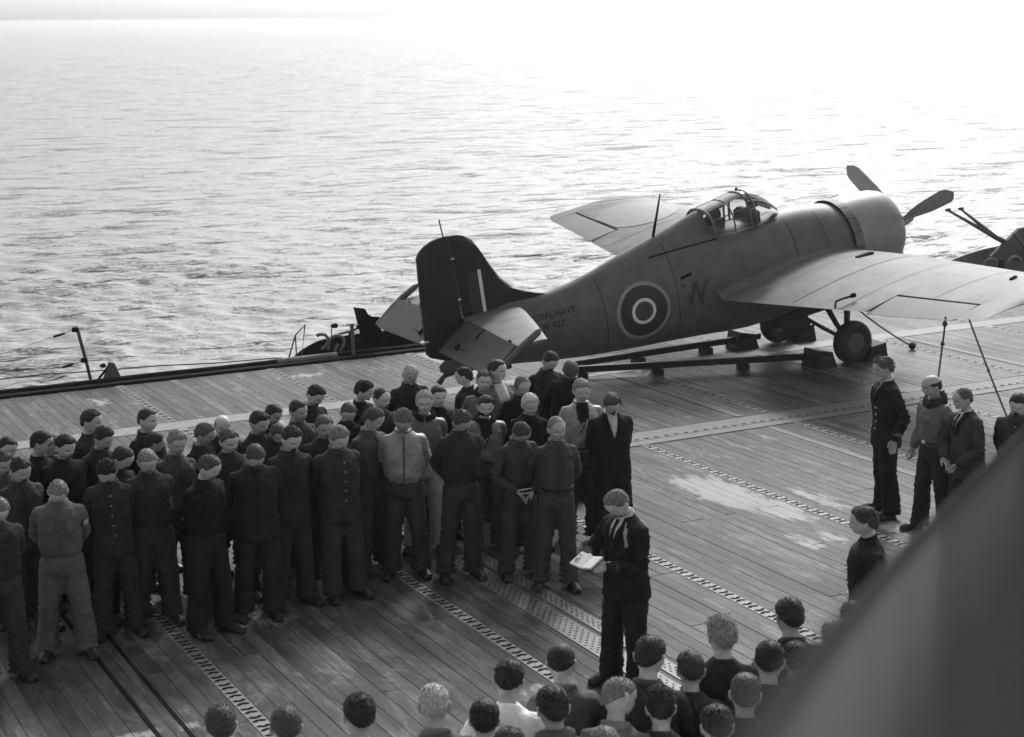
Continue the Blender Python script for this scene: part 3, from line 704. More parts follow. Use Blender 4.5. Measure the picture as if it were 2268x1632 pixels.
q = MB(); q.tube([(1.30,.15,.16),(1.9,.12,.28),(2.28,.1,.37)],[.04,.03,.022],8); q.tube([(1.45,.10,.12),(2.2,.08,.27)],.02,6); q.build('gun_barrel', M_BLACK, s1, True)
q = MB(); q.tube([(1.10,.0,-.13),(1.10,.02,.20),(1.13,.02,.37)],[.05,.045,.03],8); q.tube([(.76,.0,.32),(.95,.02,.35),(1.13,.02,.37),(1.28,.02,.42)],.018,6); q.tube([(.76,.0,.32),(.78,.0,.47)],.009,5); q.lathe([(-.07,.01),(-.05,.035),(.03,.045),(.06,.02)],(.83,.0,.50),'X',8); q.tube([(1.28,.02,.42),(1.27,.02,.60)],.008,5); q.box((1.28,.02,.43),(.07,.05,.06)); q.build('gun_sight_arm', M_BLACK, s1)
for pts_ in ([(.49,.37),(.56,.385),(.64,.37),(.69,.31),(.69,.24),(.65,.18),(.57,.13)], [(.69,.10),(.69,.20),(.74,.29),(.82,.335),(.92,.32),(.98,.25),(.97,.16),(.90,.06)], [(.80,.05),(.84,.13),(.87,.19)]):
    q = MB(); q.tube([(x,-.03,z) for x,z in pts_], .030, 8, ref=(0,1,0)); q.build('hose_loop', M_HOSE, s1, True)
lf = empty('ladder_frame', (9.52,26.05,.0)); tag(lf, 'thin triangular hand rail frame at the left end of the gun platform', 'hand rail')
q = MB(); q.tube([(0,0,0),(.17,.02,.45),(.36,.05,.61),(.27,.05,.02)],.013,6); q.build('frame_bar', M_STEEL, lf); q = MB(); q.tube([(.17,.02,.45),(.18,.03,.0)],.011,6); q.build('frame_stay', M_STEEL, lf)
s2, g2 = sponson(23.6,26.25,.28,6.0,'gun platform with raised twin barrel gun at the far right, beyond the near wing',True,mat('hazed_hull_paint', .16, .6, .3, 3))  # hull colour paled to stand for haze over the far platform
for dx in (0,.36):
    q = MB(); q.tube([(3.4,.5,.15),(2.4,.5,.58),(1.0+dx,.5,1.26)],[.09,.055,.025],8); q.lathe([(-.05,.03),(.05,.04)],(1.0+dx,.5,1.27),'X',8); q.build('gun_barrel', M_GREYPAINT, s2, True)
q = MB(); q.prism([(2.2,.2),(5.2,.1),(5.2,.95),(3.0,.75)], .42, .50, 'Y'); q.build('gun_shield_plate', M_GREYPAINT, s2)  # guns and shield grey instead of black, haze painted in too
q = MB(); q.box((3.5,.5,.25),(.7,.5,.5),bev=.08); q.tube([(3.0,.2,.3),(2.6,.2,.7)],.03,6); q.build('gun_breech', M_GREYPAINT, s2)
for cx in (1.75,2.45):
    q = MB(); q.tube([(cx+.18*math.cos(R(a)), -.02, .10+.12*math.sin(R(a))) for a in np.linspace(-10,200,12)], .03, 8, ref=(0,1,0)); q.build('hose_loop', M_HOSE, s2, True)
for x in (10.62,): 
    q = MB(); q.tube([(0,0,0),(0,.03,.55)],.035,8); o = q.build('edge_post', M_GREYPAINT, loc=(x+.05,25.93,.02)); tag(o, 'short dark post on the deck edge in front of the gun platform', 'post')
# ================================================================ PEOPLE
# rest pose: standing, arms held out 40 degrees, facing -Y
SA, CA = math.sin(R(40)), math.cos(R(40))
def J():
    d = {'pelvis':(0,0,.95),'spine':(0,0,1.08),'chest':(0,0,1.27),'neck':(0,.02,1.465),'head':(0,.008,1.55),'top':(0,0,1.75)}
    for n, s in (('L',1),('R',-1)):
        sh = np.array((s*.158,.012,1.388)); el = sh+.285*np.array((s*SA,0,-CA)); wr = el+.25*np.array((s*SA,0,-CA)); tp = wr+.18*np.array((s*SA,0,-CA))
        d['sh'+n]=sh; d['el'+n]=el; d['wr'+n]=wr; d['tp'+n]=tp
        d['hip'+n]=(s*.088,0,.92); d['kn'+n]=(s*.098,-.012,.50); d['an'+n]=(s*.105,.02,.09); d['to'+n]=(s*.125,-.16,.03)
    return {k: np.array(v,float) for k,v in d.items()}
JR = J()
BONES = [('pelvis',(0,0,.82),(0,0,1.0),.15,None),('spine',(0,0,1.03),(0,0,1.22),.15,'pelvis'),('chest',(0,0,1.25),(0,0,1.42),.15,'spine'),('neck',JR['neck'],(0,.012,1.52),.055,'chest'),('head',(0,0,1.59),(0,0,1.70),.085,'neck')]
for n in 'LR':
    BONES += [('ua'+n,JR['sh'+n],JR['el'+n],.055,'chest'),('fa'+n,JR['el'+n],JR['wr'+n],.048,'ua'+n),('ha'+n,JR['wr'+n],JR['tp'+n],.04,'fa'+n),
              ('th'+n,JR['hip'+n],JR['kn'+n],.085,'pelvis'),('sn'+n,JR['kn'+n],JR['an'+n],.07,'th'+n),('ft'+n,JR['an'+n],JR['to'+n],.05,'sn'+n)]
BI = {b[0]:i for i,b in enumerate(BONES)}
def weights(V, only=None):
    W = np.zeros((len(V), len(BONES)))
    for i, (nm,a,b_,r_,_) in enumerate(BONES):
        a=np.array(a,float); b_=np.array(b_,float); ab=b_-a; t=np.clip(((V-a)@ab)/(ab@ab),0,1); d=np.linalg.norm(V-(a+t[:,None]*ab),axis=1)
        W[:,i] = (r_/(d+.004))**7
        if only and nm not in only: W[:,i] = 0
    side = V[:,0]
    for nm in ('th','sn','ft','ua','fa','ha'):
        W[side<-.015, BI[nm+'L']] = 0; W[side>.015, BI[nm+'R']] = 0
    W /= W.sum(1, keepdims=True)
    return W
# ---- head surface
zt_ = [1.527,1.532,1.540,1.550,1.560,1.575,1.590,1.61,1.64,1.66,1.68,1.70,1.72,1.735,1.746,1.752]
FR_ = [.050,.074,.086,.092,.089,.094,.094,.092,.089,.097,.097,.091,.076,.058,.034,.004]
BK_ = [.015,.022,.032,.045,.058,.074,.086,.096,.104,.106,.104,.098,.084,.066,.042,.004]
WD_ = [.020,.032,.042,.050,.056,.063,.067,.071,.0745,.0765,.0765,.073,.062,.049,.031,.003]
def head_pt(z, a):
    f=np.interp(z,zt_,FR_); b_=np.interp(z,zt_,BK_); w_=np.interp(z,zt_,WD_); c,s_=math.cos(a),math.sin(a)
    p = 2.15 if s_<0 else 2.0
    x=w_*math.copysign(abs(c)**(2/p),c); y=(f if s_<0 else b_)*math.copysign(abs(s_)**(2/p),s_)
    if y<-.03:
        g=lambda cx,cz,sx,sz:math.exp(-((abs(x)-cx)/sx)**2-((z-cz)/sz)**2)
        nz=float(np.interp(z,[1.588,1.596,1.604,1.625,1.650,1.66],[0,.018,.040,.026,.009,0])); nw=float(np.interp(z,[1.59,1.604,1.65],[.017,.015,.009]))
        y-=nz*math.exp(-(x/nw)**2)
        y+=.019*g(.032,1.642,.015,.011); y-=.009*g(.028,1.660,.024,.008); y-=.007*g(.045,1.615,.018,.016); y-=.008*g(.0,1.575,.022,.007); y+=.007*g(0,1.563,.024,.005); y-=.009*g(0,1.546,.020,.010); y+=.006*g(.05,1.590,.014,.018)
    return (x,y,z)
def head_mesh():
    zs=np.concatenate([np.linspace(1.527,1.70,44),np.linspace(1.705,1.752,14)]); n=64; V=[];F=[]
    for z in zs:
        for k in range(n): V.append(head_pt(float(z),2*math.pi*k/n))
    for i in range(len(zs)-1):
        for k in range(n): j=(k+1)%n;F.append((i*n+k,i*n+j,(i+1)*n+j,(i+1)*n+k))
    F.append(tuple(range(n))[::-1]);F.append(tuple((len(zs)-1)*n+k for k in range(n)))
    return V,F
def ellip(c,r_,n=12,rz=0):
    V=[];F=[]
    for i in range(1,n):
        t=math.pi*i/n
        for k in range(n*2): a=math.pi*k/n; p=(r_[0]*math.sin(t)*math.cos(a), r_[1]*math.sin(t)*math.sin(a), r_[2]*math.cos(t)); q=(p[0]*math.cos(rz)-p[1]*math.sin(rz), p[0]*math.sin(rz)+p[1]*math.cos(rz), p[2]); V.append((c[0]+q[0],c[1]+q[1],c[2]+q[2]))
    m_=n*2
    for i in range(n-2):
        for k in range(m_): j=(k+1)%m_;F.append((i*m_+k,(i+1)*m_+k,(i+1)*m_+j,i*m_+j))
    F.append(tuple(range(m_)));F.append(tuple((n-2)*m_+k for k in range(m_))[::-1])
    return V,F
def remesh(mb, vox, faces, smooth=2, disp=None):
    me=mesh('tmp',mb.V,mb.F); o=bpy.data.objects.new('tmp',me); COL.objects.link(o)
    m1=o.modifiers.new('r','REMESH'); m1.mode='VOXEL'; m1.voxel_size=vox
    m2=o.modifiers.new('s','SMOOTH'); m2.iterations=smooth; m2.factor=.5
    dg=bpy.context.evaluated_depsgraph_get(); me2=bpy.data.meshes.new_from_object(o.evaluated_get(dg))
    if disp is not None:
        n=len(me2.vertices); co=np.empty(n*3,np.float32); no=np.empty(n*3,np.float32); me2.vertices.foreach_get('co',co); me2.vertex_normals.foreach_get('vector',no)
        co=co.reshape(-1,3); no=no.reshape(-1,3); co=co+no*disp(co.astype(float))[:,None]; me2.vertices.foreach_set('co',co.astype(np.float32).ravel())
    o.modifiers.clear(); o.data=me2
    tot=len(me2.polygons)*2; m3=o.modifiers.new('d','DECIMATE'); m3.ratio=min(1,faces/tot)
    dg=bpy.context.evaluated_depsgraph_get(); me3=bpy.data.meshes.new_from_object(o.evaluated_get(dg)); bpy.data.objects.remove(o)
    n=len(me3.vertices); co=np.empty(n*3,np.float32); me3.vertices.foreach_get('co',co)
    F=[tuple(p.vertices) for p in me3.polygons]
    return co.reshape(-1,3).astype(float),F
def hand(mb, s):
    wr=JR['wr'+('L' if s>0 else 'R')]; d=np.array((s*SA,0,-CA)); side=np.array((0,-1.,0)); nrm=np.cross(d,side)*s   # palm faces the thigh
    P=lambda a,b_,c: tuple(wr+d*a+side*b_+nrm*c)
    mb.tube([P(-.01,0,0),P(.03,0,0),P(.06,.002,0),P(.092,.002,0)],[.024,.034,.040,.036],10,[.019,.016,.016,.012],ref=tuple(nrm))
    for i,(off,ln) in enumerate(((.029,.070),(.010,.080),(-.010,.074),(-.028,.058))):
        mb.tube([P(.080,off,0),P(.080+ln*.4,off*1.05,-.004),P(.080+ln*.72,off*1.05,-.018),P(.080+ln*.92,off,-.036)],[.0095,.009,.0085,.007],7,ref=tuple(nrm))
    mb.tube([P(.02,.030,0),P(.05,.052,-.008),P(.078,.058,-.018),P(.098,.054,-.028)],[.013,.012,.0105,.008],7,ref=tuple(nrm))
def body_base():
    b=MB(); b.add(*head_mesh())
    for s in (-1,1):
        b.add(*ellip((s*.080,.012,1.628),(.010,.019,.033),8,rz=s*-.45)); b.add(*ellip((s*.087,.024,1.642),(.008,.012,.020),6))
    b.tube([(0,.03,1.40),(0,.022,1.47),(0,.014,1.53),(0,.004,1.58)],[.066,.056,.053,.052],16,[.064,.056,.055,.052])
    b.add(*rings([(.80,0,0,.12,.09,2.4),(.92,0,0,.140,.095,2.4),(1.05,0,0,.125,.09,2.3),(1.2,0,0,.140,.10,2.3),(1.33,0,0,.150,.10,2.3),(1.385,0,.005,.135,.085,2.2),(1.43,0,.01,.09,.065,2.0),(1.47,0,.015,.065,.058,2)]))
    for n,s in (('L',1),('R',-1)):
        b.tube([JR['sh'+n]-np.array((s*.05,0,.0)),JR['sh'+n],(JR['sh'+n]+JR['el'+n])/2,JR['el'+n],(JR['el'+n]*.6+JR['wr'+n]*.4),JR['wr'+n]],[.036,.040,.038,.033,.034,.026],12)
        b.tube([JR['hip'+n]+np.array((0,0,.06)),JR['hip'+n],(JR['hip'+n]+JR['kn'+n])/2,JR['kn'+n],JR['kn'+n]*.65+JR['an'+n]*.35,JR['an'+n],(s*.105,.01,.05)],[.070,.070,.060,.048,.048,.036,.036],12)
        b.tube([(s*.10,.05,.05),(s*.108,-.02,.05),(s*.120,-.11,.035),(s*.126,-.17,.03)],[.035,.042,.044,.03],10,[.035,.04,.026,.02])
        hand(b,s)
    return remesh(b,.0058,8200,1)
def noise3(V, seed, k0, oct_=3, st=(1,1,1)):
    r_=np.random.default_rng(seed); out=np.zeros(len(V)); a=1.0
    for o_ in range(oct_):
        for q in range(4):
            d=r_.normal(size=3)*k0*(1.9**o_)*np.array(st); out+=a*np.sin(V@d+r_.uniform(0,6.28)+1.3*np.sin(V@(d[::-1]*.6)+q))
        a*=.55
    return out/4
def folds(V, seed, amp):
    n=noise3(V,seed,19,3,(1.5,1.5,.9)); f=(1-np.abs(n))**2
    return amp*(f-.45)+amp*.5*noise3(V,seed+5,34,2)
def arm_folds(V, amp):
    out=np.zeros(len(V))
    for n in 'LR':
        e=JR['el'+n]; d=np.linalg.norm(V-e,axis=1); dr=(JR['wr'+n]-e); dr=dr/np.linalg.norm(dr); t=(V-e)@dr
        out+=amp*1.5*np.exp(-(d/.11)**2)*np.sin(t*120+V[:,1]*40)
    return out
def top_base(long, seed, puff=0.0, amp=.0085):
    b=MB(); p=puff
    if long: RS=[(.775,0,-.0,.190,.145,2.3),(.80,0,0,.192,.147,2.3),(.92,0,0,.188,.140,2.3),(1.05,0,0,.165+p,.123+p,2.3)]
    else: RS=[(.965,0,0,.150,.112,2.3),(.975,0,0,.160,.120,2.3),(1.01,0,0,.163,.123,2.3),(1.03,0,0,.172+p,.132+p,2.3),(1.08,0,0,.176+p,.134+p,2.3)]
    RS+=[(1.20,0,0,.178+p,.132+p,2.3),(1.30,0,-.002,.187+p*.5,.136+p*.5,2.3),(1.36,0,.0,.186,.128,2.2),(1.40,0,.006,.172,.112,2.1),(1.432,0,.012,.138,.094,2.0),(1.46,0,.016,.104,.080,2),(1.485,0,.018,.080,.070,2),(1.50,0,.018,.066,.062,2)]
    b.add(*rings(RS,28))
    for n,s in (('L',1),('R',-1)):
        sh,el,wr=JR['sh'+n],JR['el'+n],JR['wr'+n]
        b.tube([sh-np.array((s*.06,0,-.0)),sh+np.array((s*.0,0,.0)),sh*.7+el*.3,el*.9+sh*.1,el*.8+wr*.2,wr*.75+el*.25,wr*.98+el*.02,wr*1.06-el*.06],[.056,.059+p*.3,.060+p*.4,.058+p*.4,.060+p*.4,.052+p*.3,.046,.040],14)
    def disp(V):
        m_=np.where(V[:,2]>1.43,.25,1.0)*(1.0 if long else np.clip((V[:,2]-.99)/.06,.12,1)); return (folds(V,seed,amp)+arm_folds(V,amp*1.0))*m_
    return remesh(b,.0105,3900,3,disp)
def trouser_base(seed, amp=.007):
    b=MB(); b.add(*rings([(.80,0,0,.150,.112,2.5),(.86,0,0,.170,.125,2.4),(.95,0,0,.165,.120,2.3),(1.03,0,0,.150,.112,2.3),(1.06,0,0,.145,.108,2.3)],28))
    for n,s in (('L',1),('R',-1)):
        h,k,a=JR['hip'+n],JR['kn'+n],JR['an'+n]
        b.tube([h+np.array((0,0,.02)),h-np.array((0,0,.10)),(h+k)/2,k,(k*.5+a*.5)+np.array((0,.01,0)),a+np.array((0,.0,.02)),a+np.array((0,-.005,-.035))],[.092,.096,.092,.084,.084,.090,.096],16,[.100,.100,.096,.088,.090,.100,.108])
    def disp(V):
        kf=np.exp(-((V[:,2]-.5)/.10)**2)*np.sin(V[:,2]*95+V[:,1]*25)*.004+np.exp(-((V[:,2]-.14)/.08)**2)*np.sin(V[:,2]*110+V[:,0]*30)*.006
        return folds(V,seed,amp)+kf
    return remesh(b,.0115,2600,3,disp)
def shoe_base(s):
    b=MB(); b.tube([(s*.103,.062,.045),(s*.106,.02,.055),(s*.113,-.06,.052),(s*.122,-.14,.040),(s*.127,-.20,.032)],[.036,.044,.047,.050,.034],12,[.045,.055,.048,.034,.024])
    b.tube([(s*.105,.025,.05),(s*.105,.022,.16)],.047,10); b.box((s*.115,-.065,.012),(.085,.27,.024))
    return remesh(b,.010,420,1)
B_BODY=body_base()
B_TOP={'short':[top_base(False,3,0),top_base(False,8,.010,.008)],'leather':[top_base(False,21,.020,.010)],'long':[top_base(True,5,.004),top_base(True,17,.010,.007)]}
B_TRO=[trouser_base(31),trouser_base(44,.006)]
B_SHOE={1:shoe_base(1),-1:shoe_base(-1)}
WCACHE={}
def wts(key,V,only=None):
    if key not in WCACHE: WCACHE[key]=weights(V,only)
    return WCACHE[key]
# ---- materials
def skin_mat():
    m=bpy.data.materials.new('skin'); m.use_nodes=True; nt=m.node_tree; N=nt.nodes; L=nt.links; b=N['Principled BSDF']; b.inputs['Roughness'].default_value=.5
    a=N.new('ShaderNodeAttribute'); a.attribute_name='rest'; ab=N.new('ShaderNodeVectorMath'); ab.operation='ABSOLUTE'; L.new(a.outputs['Vector'],ab.inputs[0])
    n=N.new('ShaderNodeTexNoise'); n.inputs['Scale'].default_value=26; n.inputs['Detail'].default_value=4; L.new(a.outputs['Vector'],n.inputs['Vector'])
    r=N.new('ShaderNodeMapRange'); r.inputs['From Min'].default_value=.3; r.inputs['From Max'].default_value=.7; r.inputs['To Min'].default_value=.40; r.inputs['To Max'].default_value=.54; L.new(n.outputs['Fac'],r.inputs['Value'])
    oi=N.new('ShaderNodeObjectInfo'); c=math_node(nt,'MULTIPLY',r.outputs[0],math_node(nt,'ADD',math_node(nt,'MULTIPLY',oi.outputs['Random'],.35),.80))
    def mask(cen,rad,k=1.0,soft=.35):
        s=N.new('ShaderNodeVectorMath'); s.operation='SUBTRACT'; L.new(ab.outputs[0],s.inputs[0]); s.inputs[1].default_value=cen
        d=N.new('ShaderNodeVectorMath'); d.operation='DIVIDE'; L.new(s.outputs[0],d.inputs[0]); d.inputs[1].default_value=rad
        l=N.new('ShaderNodeVectorMath'); l.operation='LENGTH'; L.new(d.outputs[0],l.inputs[0])
        q=N.new('ShaderNodeMapRange'); q.inputs['From Min'].default_value=1+soft; q.inputs['From Max'].default_value=1-soft; q.inputs['To Min'].default_value=0; q.inputs['To Max'].default_value=k*.9; L.new(l.outputs['Value'],q.inputs['Value']); return q.outputs[0]
    sx=N.new('ShaderNodeSeparateXYZ'); L.new(a.outputs['Vector'],sx.inputs[0]); front=math_node(nt,'LESS_THAN',sx.outputs[1],-.04)
    tot=None
    for cen,rad,k in (((.031,.085,1.6425),(.0115,.06,.0050),.65),((.031,.09,1.6425),(.0065,.06,.0058),.95),((.032,.09,1.6605),(.018,.06,.0040),.38),((0,.09,1.5735),(.022,.06,.0042),.50),((.009,.10,1.5965),(.006,.05,.004),.6)):  # eyes, brows, lips, and nostril shade painted into the skin
        # ABSOLUTE turns -y into +y, so centres are given with positive y
        mk=math_node(nt,'MULTIPLY',mask(cen,rad,k),front); inv=math_node(nt,'SUBTRACT',1.0,mk); tot=inv if tot is None else math_node(nt,'MULTIPLY',tot,inv)
    L.new(math_node(nt,'MULTIPLY',c,tot),b.inputs['Base Color'])
    return m
M_SKIN=skin_mat()
def cloth_mat(name,rough,bump,bs,spec=.3,sheen=0.0):
    m=bpy.data.materials.new(name); m.use_nodes=True; nt=m.node_tree; N=nt.nodes; L=nt.links; b=N['Principled BSDF']; b.inputs['Roughness'].default_value=rough; b.inputs['Specular IOR Level'].default_value=spec; b.inputs['Sheen Weight'].default_value=sheen
    a=N.new('ShaderNodeAttribute'); a.attribute_name='rest'; oi=N.new('ShaderNodeObjectInfo'); bw=N.new('ShaderNodeRGBToBW'); L.new(oi.outputs['Color'],bw.inputs[0])
    n=N.new('ShaderNodeTexNoise'); n.inputs['Scale'].default_value=9; n.inputs['Detail'].default_value=6; n.inputs['Roughness'].default_value=.7; n.noise_dimensions='4D'; L.new(a.outputs['Vector'],n.inputs['Vector']); L.new(math_node(nt,'MULTIPLY',oi.outputs['Random'],50.0),n.inputs['W'])
    r=N.new('ShaderNodeMapRange'); r.inputs['From Min'].default_value=.3; r.inputs['From Max'].default_value=.7; r.inputs['To Min'].default_value=.70; r.inputs['To Max'].default_value=1.35; L.new(n.outputs['Fac'],r.inputs['Value'])
    L.new(math_node(nt,'MULTIPLY',bw.outputs[0],r.outputs[0]),b.inputs['Base Color'])
    n2=N.new('ShaderNodeTexNoise'); n2.inputs['Scale'].default_value=bs; n2.inputs['Detail'].default_value=5; L.new(a.outputs['Vector'],n2.inputs['Vector']); bp=N.new('ShaderNodeBump'); bp.inputs['Strength'].default_value=bump; bp.inputs['Distance'].default_value=.03; L.new(n2.outputs['Fac'],bp.inputs['Height']); L.new(bp.outputs[0],b.inputs['Normal'])
    return m
M_WOOL=cloth_mat('wool_cloth',.95,.6,22,.15); M_COTTON=cloth_mat('cotton_cloth',.85,.7,16,.25); M_LEATHER=cloth_mat('leather',.42,.7,14,.5); M_FUR=cloth_mat('fur',.95,1.0,90,.1)
def hair_mat():
    m=bpy.data.materials.new('hair'); m.use_nodes=True; nt=m.node_tree; N=nt.nodes; L=nt.links; b=N['Principled BSDF']; b.inputs['Roughness'].default_value=.62; b.inputs['Specular IOR Level'].default_value=.3
    tc=N.new('ShaderNodeTexCoord'); mp=N.new('ShaderNodeMapping'); mp.inputs['Scale'].default_value=(60,14,30); L.new(tc.outputs['Object'],mp.inputs[0]); n=N.new('ShaderNodeTexNoise'); n.inputs['Scale'].default_value=2.2; n.inputs['Detail'].default_value=6; L.new(mp.outputs[0],n.inputs['Vector'])
    oi=N.new('ShaderNodeObjectInfo'); bw=N.new('ShaderNodeRGBToBW'); L.new(oi.outputs['Color'],bw.inputs[0]); r=N.new('ShaderNodeMapRange'); r.inputs['From Min'].default_value=.3; r.inputs['From Max'].default_value=.7; r.inputs['To Min'].default_value=.5; r.inputs['To Max'].default_value=1.6; L.new(n.outputs['Fac'],r.inputs['Value'])
    L.new(math_node(nt,'MULTIPLY',bw.outputs[0],r.outputs[0]),b.inputs['Base Color']); bp=N.new('ShaderNodeBump'); bp.inputs['Strength'].default_value=.3; bp.inputs['Distance'].default_value=.003; L.new(n.outputs['Fac'],bp.inputs['Height']); L.new(bp.outputs[0],b.inputs['Normal'])
    return m
M_HAIR=hair_mat(); M_BRASS=mat('button_brass',.45,.35,.2,20,metal=.6,coord='Object')
M_PAPER=mat('paper',.75,.8,.08,30,coord='Object')
# ---- hair styles, all relative to the head joint
HO=JR['head']
def hair_mesh(style, seed):
    r_=random.Random(seed); V=[];F=[]; n=44
    zs=np.linspace(1.548,1.7515,26)
    P={'short':(.007,.0015,0,420,.017),'side':(.010,.002,.007,420,.028),'slick':(.007,.001,0,120,.014),'curly':(.013,.003,.002,760,.017),'wavy':(.012,.003,.004,560,.026),'bowl':(.010,.0015,.005,420,.026),'tousled':(.012,.004,.010,620,.040),
       'crop':(.008,.0015,0,420,.011),'thin':(.007,.002,0,220,.014),'bald':(.005,.002,0,160,.012),'quiff':(.013,.004,.014,320,.034),'stripe':(.009,.0,0,0,0)}[style]
    th,lump,fore,ntuft,tl=P
    def line(a):
        # lowest height of the hair round the head; a=-90deg is the face
        s_=math.sin(a); front=max(0,-s_); back=max(0,s_)
        z=1.650-.066*back**1.1+(1.716-1.650)*min(1,front*1.25)**1.1+.008*math.exp(-((front-.62)/.18)**2)
        if style in ('thin',): z+=.022*front**1.5
        if style=='stripe': z=1.655-.012*back
        return z
    def thick(z,a):
        zl=line(a); k=min(1,max(-1,(z-zl)/.016)); t=th*k if k>0 else .024*k
        if k>0:
            t+=lump*k*(math.sin(9*a+seed)+math.sin(z*190+3*a+seed*2)+math.sin(17*a-z*120))/1.6
            s_=math.sin(a)
            if s_<-.2 and z>1.685: t+=fore*min(1,(-s_-.2)*1.6)*(1+.5*math.sin(5*a+seed))
            if style=='side' and z>1.70: t+=.006*math.cos(a-.5)
            t=max(t,.009 if style not in('crop','bald','thin') else .005)
            if z<1.64: t=t*.55+(.009 if s_>.25 else 0)
            if style=='stripe': t=.011+.0025*(1 if int(z*130)%2 else -1)
            if style=='bald' and z>1.692: t=-.008
            if style=='thin' and z>1.70 and s_<.2: t*=.35
        return t
    for z in zs:
        for k in range(n):
            a=2*math.pi*k/n; p=np.array(head_pt(min(z,1.7515),a)); c=np.array((0,.005,1.64)); nr=p-c; nr=nr*np.array((1.25,1,.9)); nr/=np.linalg.norm(nr)+1e-9
            if p[1]<-.09: p[1]=max(p[1],-.099)
            V.append(p+nr*thick(float(z),a)-HO)
    for i in range(len(zs)-1):
        for k in range(n): j=(k+1)%n;F.append((i*n+k,i*n+j,(i+1)*n+j,(i+1)*n+k))
    F.append(tuple((len(zs)-1)*n+k for k in range(n))); F.append(tuple(range(n))[::-1])
    for q in range(ntuft):
        z=r_.uniform(1.60,1.7515); a=r_.uniform(0,2*math.pi)
        if r_.random()<.45: z=r_.uniform(1.70,1.7515)
        if z<line(a)+.010: continue
        if style=='bald' and z>1.685: continue
        if style=='thin' and z>1.71 and math.sin(a)<.1: continue
        p=np.array(head_pt(z,a)); nr=p-np.array((0,.005,1.64)); nr/=np.linalg.norm(nr); t=thick(z,a); p=p+nr*(t*.7)-HO
        if style in('curly',): fl=np.array((r_.gauss(0,1),r_.gauss(0,1),r_.gauss(0,1)))
        elif style in('tousled',): fl=np.array((r_.gauss(.2,.7),-1+r_.gauss(0,.6),r_.gauss(.1,.6)))
        elif style in('bowl','quiff'): fl=np.array((r_.gauss(.15,.3),(-.9 if math.sin(a)<.5 else .4),-.5+(.5 if style=='quiff' else 0)))
        else: fl=np.array((.7*(1 if style=='side' else 0)+r_.gauss(0,.35),.35+r_.gauss(0,.35),-.5+r_.gauss(0,.3)))
        fl=fl-nr*(fl@nr)*.8; fl/=np.linalg.norm(fl)+1e-6; up_={'slick':.05,'curly':.26,'tousled':.26}.get(style,.13)
        if style=='crop': up_=.6
        L_=tl*r_.uniform(.6,1.3); d1=fl*(1-up_)+nr*up_*(1.4 if style in('tousled','curly') else 1); s1=np.cross(fl,nr); s1/=np.linalg.norm(s1)+1e-6; wd=r_.uniform(.0022,.0045)
        b0=len(V); m1=p+d1*L_*.55+nr*.002; e=p+d1*L_-nr*L_*.18
        V+=[p-s1*wd-nr*.004,p+s1*wd-nr*.004,p+nr*.004,m1-s1*wd*.8,m1+s1*wd*.8,m1+nr*.004,e]
        F+=[(b0,b0+1,b0+4,b0+3),(b0+1,b0+2,b0+5,b0+4),(b0+2,b0,b0+3,b0+5),(b0+3,b0+4,b0+6),(b0+4,b0+5,b0+6),(b0+5,b0+3,b0+6)]
    me=mesh('hair',V,F,True); me.materials.append(M_HAIR); return me
HAIRC={}
def get_hair(style,k):
    if (style,k) not in HAIRC: HAIRC[(style,k)]=hair_mesh(style,3+k*7)
    return HAIRC[(style,k)]
HT={'k':.024,'b':.070,'f':.20,'w':.40,'g':.15}
